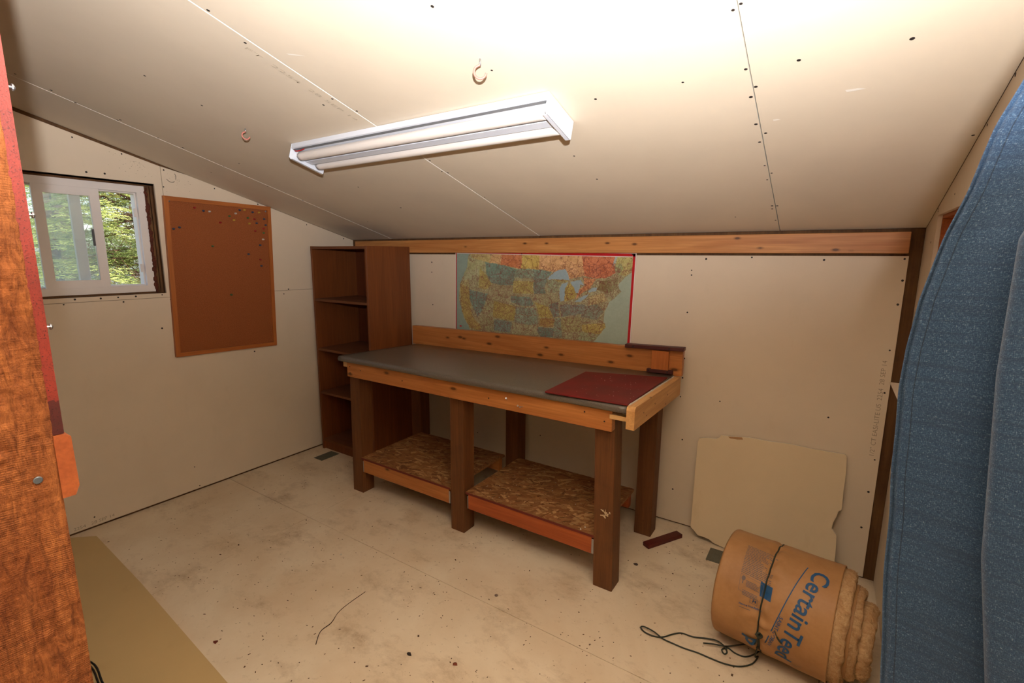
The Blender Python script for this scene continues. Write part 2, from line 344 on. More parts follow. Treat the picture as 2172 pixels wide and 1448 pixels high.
# post with a displaced sawn face
bm = bmesh.new(); ny, nz = 40, 640; ya, yb_ = YF-.145, YF; zz1 = 2.24
gr = [[None]*(nz+1) for _ in range(ny+1)]
for i in range(ny+1):
    y = ya+(yb_-ya)*i/ny
    for k in range(nz+1):
        z = zz1*k/nz
        d = .0016*noise.noise((y*26, z*5, 1.3))+.0011*noise.noise((y*90, z*16, 4.))+.0012*noise.noise((y*46, z*120, 9.))+.0009*noise.noise((y*200, z*70, 2.))
        for (ky, kz, kr) in ((-2.425, 1.46, .018), (-2.44, .93, .02), (-2.45, 1.2, .016)):
            q = math.hypot((y-ky)/kr, (z-kz)/(kr*1.6))
            if q < 1.6: d += .0022*math.cos(q*5.5+2*noise.noise((y*60, z*60, 0)))*math.exp(-q*q)
        e = 0
        if i == ny: e = .0012*noise.noise((3., z*22, 2.))+.0006*noise.noise((7., z*90, 2.)); d -= .0012
        gr[i][k] = bm.verts.new((DX+d, y+e, z))
for i in range(ny):
    for k in range(nz): bm.faces.new((gr[i][k], gr[i+1][k], gr[i+1][k+1], gr[i][k+1]))
bk = {}
def bv(y, z): return bk.setdefault((round(y, 4), z), bm.verts.new((DX-.04, y, z)))
a0, a1, a2, a3 = bv(ya, 0), bv(yb_, 0), bv(yb_, zz1), bv(ya, zz1)
bm.faces.new((a3, a2, a1, a0))
bm.faces.new([gr[ny][k] for k in range(nz+1)]+[a2, a1]); bm.faces.new([gr[0][k] for k in range(nz, -1, -1)]+[a0, a3])
bm.faces.new([gr[i][nz] for i in range(ny, -1, -1)]+[a3, a2]); bm.faces.new([gr[i][0] for i in range(ny+1)]+[a1, a0])
obj('door_post', bm, M['rough'], door, shade=False, label='rough-sawn orange lumber with saw marks')
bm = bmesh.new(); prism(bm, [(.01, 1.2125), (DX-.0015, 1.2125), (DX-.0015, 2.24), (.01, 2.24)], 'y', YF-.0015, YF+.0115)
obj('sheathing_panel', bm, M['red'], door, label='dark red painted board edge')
bm = bmesh.new()
prism(bm, [(YF-.001, 1.121), (YF+.0130, 1.121), (YF+.0185, 1.134), (YF+.0175, 1.207), (YF+.0095, 1.2118), (YF-.001, 1.2118)], 'x', .02, DX+.001)
M['ledger'] = wood('ledger_wood', lin(140, 68, 32), lin(170, 92, 46), 'x', .06, .65)
obj('ledger_board', bm, M['ledger'], door, label='orange board end with clipped corner')
for z in (1.661, 1.507, 1.361):
    bm = bmesh.new(); x = DX-.006
    tube(bm, [(x, YF+.010, z), (x, YF+.0155, z)], .0016, 8); tube(bm, [(x, YF+.0150, z), (x, YF+.0160, z), (x, YF+.0172, z), (x, YF+.0184, z)], [.0042, .0044, .0036, .0015], 10)
    obj('screw', bm, M['zinc'], door, label='silver screw head standing proud')
bm = bmesh.new(); y, z = -2.4205, 1.157
tube(bm, [(DX-.002, y, z), (DX+.0016, y, z), (DX+.0022, y, z)], [.0050, .0050, .0042], 14); obj('nail', bm, flat('nail_grey', lin(108, 116, 124), .45, .6, sc=500), door, label='round grey nail head')
# ================================================================ WINDOW
def vinyl(): 
    return flat('white_vinyl', lin(222, 216, 212), .4, 0, .5, var=.05)
M['vinyl'] = vinyl()
def glass(nm='window_glass', dust=.05):
    t = NT(nm); gl = t.n('ShaderNodeBsdfGlass'); gl.inputs['IOR'].default_value = 1.0; gl.inputs['Roughness'].default_value = 0
    gs = t.n('ShaderNodeBsdfGlossy'); gs.inputs['Roughness'].default_value = .02; tr = t.n('ShaderNodeBsdfTransparent'); tr.inputs['Color'].default_value = (.93, .96, .94, 1)
    df = t.n('ShaderNodeBsdfTranslucent'); df.inputs['Color'].default_value = (1, 1, .96, 1)
    m1 = t.n('ShaderNodeMixShader'); m1.inputs[0].default_value = .06; m2 = t.n('ShaderNodeMixShader'); m2.inputs[0].default_value = dust
    t.l(tr.outputs[0], m1.inputs[1]); t.l(gs.outputs[0], m1.inputs[2]); t.l(m1.outputs[0], m2.inputs[1]); t.l(df.outputs[0], m2.inputs[2])
    t.l(m2.outputs[0], t.t.nodes['Material Output'].inputs['Surface']); return t.m
M['glass'] = glass(); M['dusty'] = glass('dusty_glass', .17)
win = struct('window_1', None, None, label='small white vinyl sliding window in the left wall'); win.location = (-.05, -1.68, 1.25)
fy0, fy1, fz0, fz1 = -1.985, -1.373, 1.250, 1.826
def frame(name, y0, y1, z0, z1, w, x0, x1, parent, mat='vinyl', bev=.002):
    # four mitred members
    bm = bmesh.new()
    for (p, q, r, s) in (((y0, z0), (y1, z0), (y1-w, z0+w), (y0+w, z0+w)), ((y0+w, z1-w), (y1-w, z1-w), (y1, z1), (y0, z1)),
                         ((y0, z0), (y0+w, z0+w), (y0+w, z1-w), (y0, z1)), ((y1-w, z0+w), (y1, z0), (y1, z1), (y1-w, z1-w))):
        prism(bm, [p, q, r, s], 'x', x0, x1)
    return obj(name, bm, M[mat], parent)
frame('outer_frame', fy0, fy1, fz0, fz1, .036, -.105, -.030, win)
frame('glazing_stop', fy0+.036, fy1-.036, fz0+.036, fz1-.036, .007, -.100, -.052, win)
frame('shim', wy0+.0005, wy1-.0005, wz0+.0025, wz1-.0005, .0145, -.13, -.036, win, 'stud')
obj('shim', B((-.13, fy1+.001, wz0+.014), (-.036, wy1-.012, wz1-.014)), M['stud'], win)
sash = frame('sash', -1.836, -1.576, 1.284, 1.791, .040, -.052, -.034, win)
obj('pane', B((-.045, -1.797, 1.323), (-.042, -1.615, 1.752)), M['dusty'], sash)
obj('handle', B((-.034, -1.628, 1.50), (-.026, -1.618, 1.585), .002), flat('sash_latch', lin(90, 90, 92), .4), sash)
frame('fixed_sash', -1.655, -1.43 if False else -1.375-.036, 1.287, 1.789, .001, -.09, -.075, win)
obj('meeting_stile', B((-.095, -1.690, 1.287), (-.070, -1.645, 1.789), .002), M['vinyl'], win)
obj('pane', B((-.088, fy0+.037, 1.288), (-.085, -1.690, 1.788)), M['glass'], win)
for z in (1.36, 1.66): obj('clip', B((-.055, -1.428, z), (-.045, -1.414, z+.045), .001), M['vinyl'], win)
# spray foam along the right side of the frame
bm = bmesh.new(); pts = []
z = 1.25
while z < 1.82:
    r = random.uniform(.0035, .0075) if random.random() < .88 else .0105
    bmesh.ops.create_icosphere(bm, subdivisions=2, radius=r, matrix=Matrix.Translation((-.030+random.uniform(-.004, .003), -1.366+random.uniform(-.004, .004), z)) @ Matrix.Diagonal((1, 1, 1.5, 1)))
    z += random.uniform(.004, .010)
for v in bm.verts: v.co += Vector((1, 1, 1))*.0015*noise.noise(v.co*170)*1.4
obj('foam_bead', bm, flat('rusty_foam', lin(92, 42, 24), .85, var=.3), win, True, label='rust-brown bead of spray foam')
# ================================================================ OUTSIDE
ground = struct('ground', B((-30, -22, -.6), (-.15, 22, -.5)), flat('forest_floor', lin(120, 104, 70), .95, var=.35, sc=3))
def needles(name, c1, c2):
    t = NT(name); a = t.n('ShaderNodeObjectInfo'); n = t.noise(t.co(), 3.0, 4, .6)
    n2 = t.noise(t.co(), 22, 2, .6)
    c = t.mix(t.ramp(n, [(.35, BW_[0]), (.65, BW_[1])]), c1, c2); c = t.mix(t.math('MULTIPLY', n2, .5), c, tuple(x*.55 for x in c1[:3])+(1,))
    t.b.inputs['Subsurface Weight'].default_value = 0
    tl = t.n('ShaderNodeBsdfTranslucent'); t.l(c, tl.inputs['Color']); mx = t.n('ShaderNodeMixShader'); mx.inputs[0].default_value = .35
    t.out(c, .6, 0, .3); t.l(t.b.outputs[0], mx.inputs[1]); t.l(tl.outputs[0], mx.inputs[2]); t.l(mx.outputs[0], t.t.nodes['Material Output'].inputs['Surface']); return t.m
M['needles'] = needles('spruce_needles', lin(150, 166, 84), lin(206, 208, 130))
M['needles2'] = needles('spruce_needles_dark', lin(112, 134, 72), lin(170, 180, 110))
M['bark'] = flat('bark', lin(132, 98, 74), .9, var=.5, sc=14)
def spruce(x, y, h, rad, label, mat, seed, zlow=-.1, dens=1.0, dead=0):
    rg = np.random.default_rng(seed); base = Vector((x, y, -.5))
    root = thing('spruce_tree', label, 'tree', base, 'spruce trees outside the window')
    bm = bmesh.new(); tube(bm, [base, base+Vector((.03, .02, h*.5)), base+Vector((0, 0, h))], [h*.022, h*.014, .01], 9); obj('trunk', bm, M['bark'], root)
    nb_ = int(230*dens); tz = rg.random(nb_)**1.25; z = zlow+(h-.6-zlow)*tz; L = rad*(1-z/h)**.8*rg.uniform(.75, 1.12, nb_); az = rg.uniform(0, 2*np.pi, nb_)
    k = np.cos(az) > -.35; z, L, az = z[k], L[k], az[k]
    T = []
    for zz, l, a in zip(z, L, az):
        ss = np.arange(.15, 1, .045/l); n = len(ss)
        for sg in (-1, 1):
            tw = .34*l*(1-ss)**.7+.07
            for q in range(11):
                T.append(np.stack([np.full(n, l), np.full(n, a), np.full(n, zz), ss, np.full(n, sg), tw, np.full(n, q/11.), np.arange(n)+1000*sg], 1))
    T = np.concatenate(T); l, a, zz, ss, sg, tw, q, idn = T.T
    dr = np.stack([np.cos(a), np.sin(a), 0*a], 1); side = np.stack([-np.sin(a), np.cos(a), 0*a], 1)
    P0 = np.array([x, y, 0])+dr*(l*ss)[:, None]; P0[:, 2] += zz-.28*l*ss*ss+.10*l*ss
    jit = np.sin(idn*12.9898+zz*78.233)*43758.5453; jit = jit-np.floor(jit)
    d = dr*.75+side*sg[:, None]*.9; d[:, 2] += -.45+.57*jit; d /= np.linalg.norm(d, axis=1)[:, None]
    P0 = P0+d*(tw*q)[:, None]
    VV = []
    for sg2 in (-1, 1):
        cr = np.stack([d[:, 1], -d[:, 0], 0*a], 1)*sg2
        dd = d*.6+cr*.7+rg.normal(size=d.shape)*.28; dd /= np.linalg.norm(dd, axis=1)[:, None]
        ww = np.cross(dd, rg.normal(size=d.shape)); ww /= np.linalg.norm(ww, axis=1)[:, None]; ww *= .0034
        ln = rg.uniform(.020, .042, len(a))[:, None]
        VV.append(np.stack([P0-ww, P0+ww, P0+ww*.3+dd*ln, P0-ww*.3+dd*ln], 1))
    VV = np.concatenate(VV).reshape(-1, 3); nq = len(VV)//4
    me = bpy.data.meshes.new('foliage'); me.vertices.add(len(VV)); me.vertices.foreach_set('co', VV.ravel())
    me.loops.add(nq*4); me.loops.foreach_set('vertex_index', np.arange(nq*4)); me.polygons.add(nq); me.polygons.foreach_set('loop_start', np.arange(nq)*4)
    me.polygons.foreach_set('loop_total', np.full(nq, 4)); me.update(calc_edges=True)
    obj('foliage', me, mat, root)
    if dead:
        bm = bmesh.new()
        for b in range(dead):
            z = rg.uniform(.2, h*.5); az = rg.uniform(-1.6, 1.6); L = rg.uniform(.4, .9)*rad
            p = Vector((x, y, z)); d = Vector((math.cos(az), math.sin(az), rg.uniform(-.3, .2)))
            pts = [p+d*L*t+Vector((0, 0, -.15*t*t*L)) for t in (0, .35, .7, 1)]
            tube(bm, pts, [.014, .010, .006, .002], 4)
            for k in range(16):
                t = rg.uniform(.2, 1); q = p+d*L*t; e = Vector(rg.normal(size=3))*.14+Vector((0, 0, -.1)); tube(bm, [q, q+e], [.004, .001], 3)
        obj('dead_branches', bm, M['bark'], root, kind='stuff')
spruce(-3.4, -1.0, 4.6, 1.35, 'yellow-green spruce filling the middle of the window', M['needles'], 1, dens=1.25)
spruce(-3.7, -.08, 5.0, .95, 'darker spruce with bare brown branches at the right of the window', M['needles2'], 2, zlow=1.35, dens=.55, dead=150)
spruce(-2.9, -2.1, 3.2, 1.2, 'small bright spruce behind the far left edge of the window', M['needles'], 3, dens=.9)
spruce(-6.0, -.2, 6.5, 1.9, 'tall spruce standing further back between the nearer trees', M['needles2'], 4, dens=1.0)
spruce(-6.6, 1.5, 6.0, 1.8, 'spruce in the second row behind the bare-branched tree', M['needles'], 5, dens=.9, dead=40)
# ================================================================ FLUORESCENT FIXTURE
def fpt(x, t, d):      # x along the tubes, t up the slope from the far side towards the door, d below the ceiling
    y = -1.078-t/math.sqrt(1+SL*SL); return Vector((x, y, cz(y)))+CN*(d+.0022)
M['enamel'] = flat('white_enamel', lin(212, 216, 224), .35, 0, .5, var=.03)
M['darkslot'] = flat('dark_slot_grey', lin(118, 122, 126), .5, .3, var=.25)
M['tube'] = flat('lamp_glass', lin(214, 206, 198), .28, 0, .5, var=.03)
fx = thing('fluorescent_fixture', 'white two-tube fluorescent shop light, unlit, on the sloped ceiling', 'ceiling light', tuple(fpt(1.8, .09, 0)))
FL, FR, FT = 1.166, 2.447, .172
def fbox(x0, x1, prof, name, mat, parent=fx, **kw):
    bm = bmesh.new(); A = [bm.verts.new(fpt(x0, *p)) for p in prof]; Bv = [bm.verts.new(fpt(x1, *p)) for p in prof]; n = len(prof)
    bm.faces.new(A); bm.faces.new(Bv[::-1])
    for i in range(n): bm.faces.new((A[i], Bv[i], Bv[(i+1) % n], A[(i+1) % n]))
    return obj(name, bm, M[mat], parent, **kw)
fbox(FL+.004, FR-.004, [(0, 0), (FT, 0), (FT, .021), (FT-.012, .023), (.012, .023), (0, .021)], 'housing', 'enamel')
fbox(FL+.006, FR-.006, [(.1535, .0228), (.166, .0228), (.166, .0240), (.1535, .0240)], 'dark_slot_strip', 'darkslot')  # dark slot between rim and tube, painted in as a grey strip
fbox(FL+.012, FR-.02, [(.062, .022), (.108, .022), (.101, .050), (.069, .050)], 'ballast_cover', 'enamel')
for x, s in ((FL, 1), (FR, -1)):
    p = fbox(x, x+.0022*s, [(-.001, 0), (FT+.001, 0), (FT+.001, .060), (FT-.008, .066), (.008, .066), (-.001, .060)], 'end_plate', 'enamel')
    fbox(x, x+.014*s, [(.008, .0645), (FT-.008, .0645), (FT-.008, .0662), (.008, .0662)], 'plate_lip', 'enamel', p)
for t in (.133, .040):
    bm = bmesh.new(); a, b = fpt(FL+.020, t, .042), fpt(FR-.020, t, .042); e = (b-a).normalized()
    tube(bm, [a, a+e*.001, a+e*.02, b-e*.02, b-e*.001, b], [.012, .0185, .019, .019, .0185, .012], 20); tb = obj('lamp_tube', bm, M['tube'], fx, True)
    for q, s in ((a, 1), (b, -1)):
        bm = bmesh.new(); tube(bm, [q-e*s*.012, q+e*s*.0], .0100, 12); obj('end_cap', bm, M['zinc'], tb, True)
    for xx in (FL+.004, FR-.012): fbox(xx, xx+.008, [(t-.012, .022), (t+.012, .022), (t+.012, .046), (t-.012, .046)], 'lamp_holder', 'vinyl')
for nm, xo, tt in (('lamp_marking', 1.222, .040),):
    tm = text_mesh('[=== ]', .012); v = np.array([v.co for v in tm.vertices]); 
    for i, q in enumerate(v):
        ang = (q[1]-.004)/.0192-.35; p = fpt(xo+q[0], tt, .042); ts = Vector((0, -1, SL)).normalized()
        tm.vertices[i].co = p + (CN*math.cos(ang)+ts*math.sin(ang+0))*.0194
    obj('lamp_marking', tm, M['print'], fx)
bm = bmesh.new(); tube(bm, smooth([fpt(FL+.012, .160, .024), fpt(FL+.03, .165, .034), fpt(FL+.055, .158, .030), fpt(FL+.075, .155, .023)]), .0022, 6)
obj('wire', bm, flat('red_wire', lin(170, 20, 24), .4), fx, True, label='short red wire showing beside the end of the tube')
# ================================================================ CEILING HOOKS
M['pink'] = flat('pink_vinyl_hook', lin(196, 120, 108), .45)
def hook(x, y, low, label, open_dir, size):
    p = Vector((x, y, cz(y)-low)); root = thing('ceiling_hook', label, 'hook', tuple(p), 'screw hooks in the ceiling')
    bm = bmesh.new(); tube(bm, [p+Vector((0, 0, .002)), p-Vector((0, 0, .018*size))], .0024, 8); obj('shank', bm, M['zinc'], root, True)
    d = Vector(open_dir).normalized(); r = .017*size; c = p-Vector((0, 0, .018*size+r*.9))
    pts = [p-Vector((0, 0, .015*size))]+[c-d*r*math.cos(a)*1.0+Vector((0, 0, r*math.sin(a))) for a in np.linspace(.9, -math.pi+.15, 16)]
    bm = bmesh.new(); tube(bm, smooth(pts, 3), .0031*size, 8); obj('hook_curve', bm, M['pink'], root, True)
hook(2.33, -1.424, 0, 'pink vinyl-coated hook in the brightly lit ceiling above the light fixture', R, 1.0)
hook(1.071, -1.391, .0012, 'small dull pink hook in the ceiling left of the light fixture', R*.35+Vector((0, 1, 0)), .85)
# ================================================================ CORKBOARD on the left wall
cb = thing('corkboard', 'large brown corkboard with oak frame hung on the left wall', 'bulletin board', (0, -1.0, .85))
def cork():
    t = NT('cork'); v = t.co(); n = t.noise(v, 240, 3, .7); n2 = t.noise(v, 3, 4, .6)
    c = t.mix(t.ramp(n, [(.35, BW_[0]), (.65, BW_[1])]), lin(128, 68, 34), lin(152, 88, 48)); c = t.mix(t.ramp(n2, [(.4, BW_[0]), (.7, (.5,)*3)]), c, lin(140, 80, 40)); t.bump(n, .3, .001); return t.out(c, .8, 0, .2)
M['cork'] = cork(); M['oakz'] = wood('oak_frame_upright', lin(160, 90, 42), lin(188, 112, 56), 'z', 0, .4); M['oaky'] = wood('oak_frame_rail', lin(160, 90, 42), lin(188, 112, 56), 'y', 0, .4)
cs = [(-1.328, .862), (-.706, .843), (-.676, 1.774), (-1.302, 1.783)]
cc = Vector((0, sum(p[0] for p in cs)/4, sum(p[1] for p in cs)/4))
def inset(w): 
    out = []
    for i in range(4):
        a = Vector(cs[i]); p, n = Vector(cs[i-1]), Vector(cs[(i+1) % 4]); out.append(tuple(a+(p-a).normalized()*w+(n-a).normalized()*w))
    return out
ci = inset(.024)
bm = bmesh.new(); prism(bm, inset(.012), 'x', .003, .013); obj('cork_panel', bm, M['cork'], cb)
for i in range(4):
    j = (i+1) % 4; bm = bmesh.new(); prism(bm, [cs[i], cs[j], ci[j], ci[i]], 'x', .0005, .021); 
    bmesh.ops.recalc_face_normals(bm, faces=bm.faces); obj('frame_rail' if i % 2 == 0 else 'frame_stile', bm, M['oaky' if i % 2 == 0 else 'oakz'], cb)
for y, z in ((-1.274, 1.756), (-.708, 1.742)):
    bm = bmesh.new(); tube(bm, [(.0130, y, z), (.0145, y, z), (.0155, y, z)], [.0055, .0055, .003], 10); obj('screw', bm, M['zinc'], cb, label='silver screw in the corner')
PINS=[('red', -1.144, 1.73), ('blue', -1.097, 1.716), ('white', -1.063, 1.714), ('blue', -0.881, 1.737), ('yellow', -0.851, 1.74), ('white', -0.908, 1.714), ('blue', -0.799, 1.73), ('yellow', -0.756, 1.732), ('green', -0.948, 1.695), ('yellow', -0.922, 1.673), ('red', -1.006, 1.653), ('green', -0.833, 1.692), ('red', -0.79, 1.687), ('blue', -0.725, 1.692), ('blue', -0.778, 1.662), ('yellow', -0.826, 1.657), ('blue', -0.718, 1.653), ('red', -0.733, 1.63), ('red', -0.791, 1.612), ('green', -0.736, 1.602), ('blue', -1.267, 1.602), ('blue', -1.236, 1.612), ('green', -1.064, 1.509), ('white', -0.743, 1.56), ('blue', -0.766, 1.522), ('blue', -0.848, 1.463), ('red', -0.772, 1.428), ('blue', -0.769, 1.387), ('green', -0.98, 1.208), ('silver', -1.272, 1.755), ('silver', -0.71, 1.739)]
pc = dict(red=lin(150, 28, 26), blue=lin(46, 62, 84), white=lin(190, 180, 170), yellow=lin(190, 150, 50), green=lin(70, 100, 52))
where = ['near the top edge, leftmost of the top row', 'near the top edge, right of the red one', 'near the top edge, beside a blue one', 'at top centre right, left of a yellow one', 'at top centre right, beside a blue one',
 'below the top row, left of the centre-right blue one', 'in the top row, third from the right corner', 'in the top row, nearest the right corner screw', 'below the top row, left of the white one', 'just under a white one near the top', 'alone below the upper left-centre of the board',
 'under the top row in the right third', 'in the upper right cluster, right of the green one', 'close to the right frame, highest on that side', 'in the upper right cluster, below the red one', 'in the upper right cluster, tiny and low', 'on the right edge, fourth down', 'on the right edge, just above a green one',
 'left of the right edge column, lowest of the red', 'on the right edge, under the red one', 'at the left edge, nearer the frame', 'at the left edge, right of the other', 'alone in the upper left centre', 'on the right edge below the green one', 'on the right edge, halfway to the dark one', 'alone at right, mid height', 'low on the right edge, above the lowest', 'lowest on the right edge', 'alone in the lower centre of the board']
k = 0
for c, y, z in PINS:
    if c == 'silver': continue
    bm = bmesh.new(); p = Vector((.013, y, z)); s = 1.15
    tube(bm, [p, p+Vector((.0018*s, 0, 0)), p+Vector((.003*s, 0, 0)), p+Vector((.008*s, 0, 0)), p+Vector((.0095*s, 0, 0)), p+Vector((.011*s, 0, 0))], [.0052*s, .005*s, .0026*s, .0024*s, .0044*s, .0040*s], 9)
    if 'pin_'+c not in M: M['pin_'+c] = flat('pin_'+c, pc[c], .35)
    one('push_pin', '%s push pin in the corkboard, %s' % (c, where[k]), 'push pin', bm, M['pin_'+c], tuple(p), 'push pins in the corkboard', True); k += 1
# ================================================================ BOOKCASE
bcs = thing('bookcase', 'tall narrow brown wooden bookcase, empty, in the far left corner', 'bookcase', (.35, -.23, 0))
M['bkz'] = wood('bookcase_upright', lin(108, 58, 26), lin(130, 74, 34), 'z', 0, .5, gs=.8); M['bkx'] = wood('bookcase_board', lin(104, 62, 36), lin(124, 78, 46), 'x', 0, .6)
M['bkin'] = wood('bookcase_inner', lin(92, 44, 20), lin(112, 56, 26), 'z', 0, .6)
X0, X1, Y0, Y1, ZT = .052, .647, -.422, -.032, 1.522
obj('side_panel', B((X0, Y0, 0), (X0+.018, Y1, ZT), .0012), M['bkz'], bcs)
obj('side_panel', B((X1-.018, Y0, 0), (X1, Y1, ZT), .0012), M['bkz'], bcs)
obj('back_panel', B((X0+.018, Y1-.006, .02), (X1-.018, Y1, ZT-.01)), M['bkin'], bcs)
obj('top_panel', B((X0+.018, Y0+.001, ZT-.020), (X1-.018, Y1-.006, ZT-.002), .0012), M['bkx'], bcs, label='top board with chipped raw front edge')
for z in (1.140, .775, .446): obj('shelf', B((X0+.018, Y0+.002, z-.009), (X1-.018, Y1-.007, z+.009), .0012), M['bkx'], bcs)
obj('bottom_panel', B((X0+.018, Y0+.002, .064), (X1-.018, Y1-.007, .082), .0012), M['bkx'], bcs)
obj('kick_board', B((X0+.018, Y0+.014, 0), (X1-.018, Y0+.032, .064), .001), M['bkz'], bcs)
# ================================================================ MAP POSTER
mp = thing('wall_map', 'wide road map poster with a red border on the back wall', 'map', (1.67, 0, .80))
def quadw(u, v):       # u,v in 0..1 -> wall x,z inside the map sheet
    tl, tr = (1.050, 1.499), (2.306, 1.480); bl, br = (1.035, .800), (2.292, .800)
    x = (1-v)*((1-u)*bl[0]+u*br[0])+v*((1-u)*tl[0]+u*tr[0]); z = (1-v)*((1-u)*bl[1]+u*br[1])+v*((1-u)*tl[1]+u*tr[1]); return x, z
bm = bmesh.new(); q = [quadw(0, 0), quadw(1, 0), quadw(1, 1), quadw(0, 1)]; prism(bm, q, 'y', -.0045, -.0008); obj('backing', bm, flat('map_backing', lin(228, 214, 206), .4), mp)
def strip(q, y, mat, name):
    bm = bmesh.new(); prism(bm, q, 'y', y, y+.0008); return obj(name, bm, M[mat], mp)
M['mapred'] = flat('map_red', lin(188, 34, 40), .3, 0, .5, var=.05); M['mapwhite'] = flat('map_white', lin(226, 206, 196), .3)
iw, ih = .0035, .0045
for (a, b, c, d) in ((iw, 1-iw, 1-ih-.022, 1-ih), (iw, iw+.0055, 0, 1-ih), (1-iw-.0105, 1-iw, 0, 1-ih)):
    strip([quadw(a, c), quadw(b, c), quadw(b, d), quadw(a, d)], -.0054, 'mapred', 'red_border')
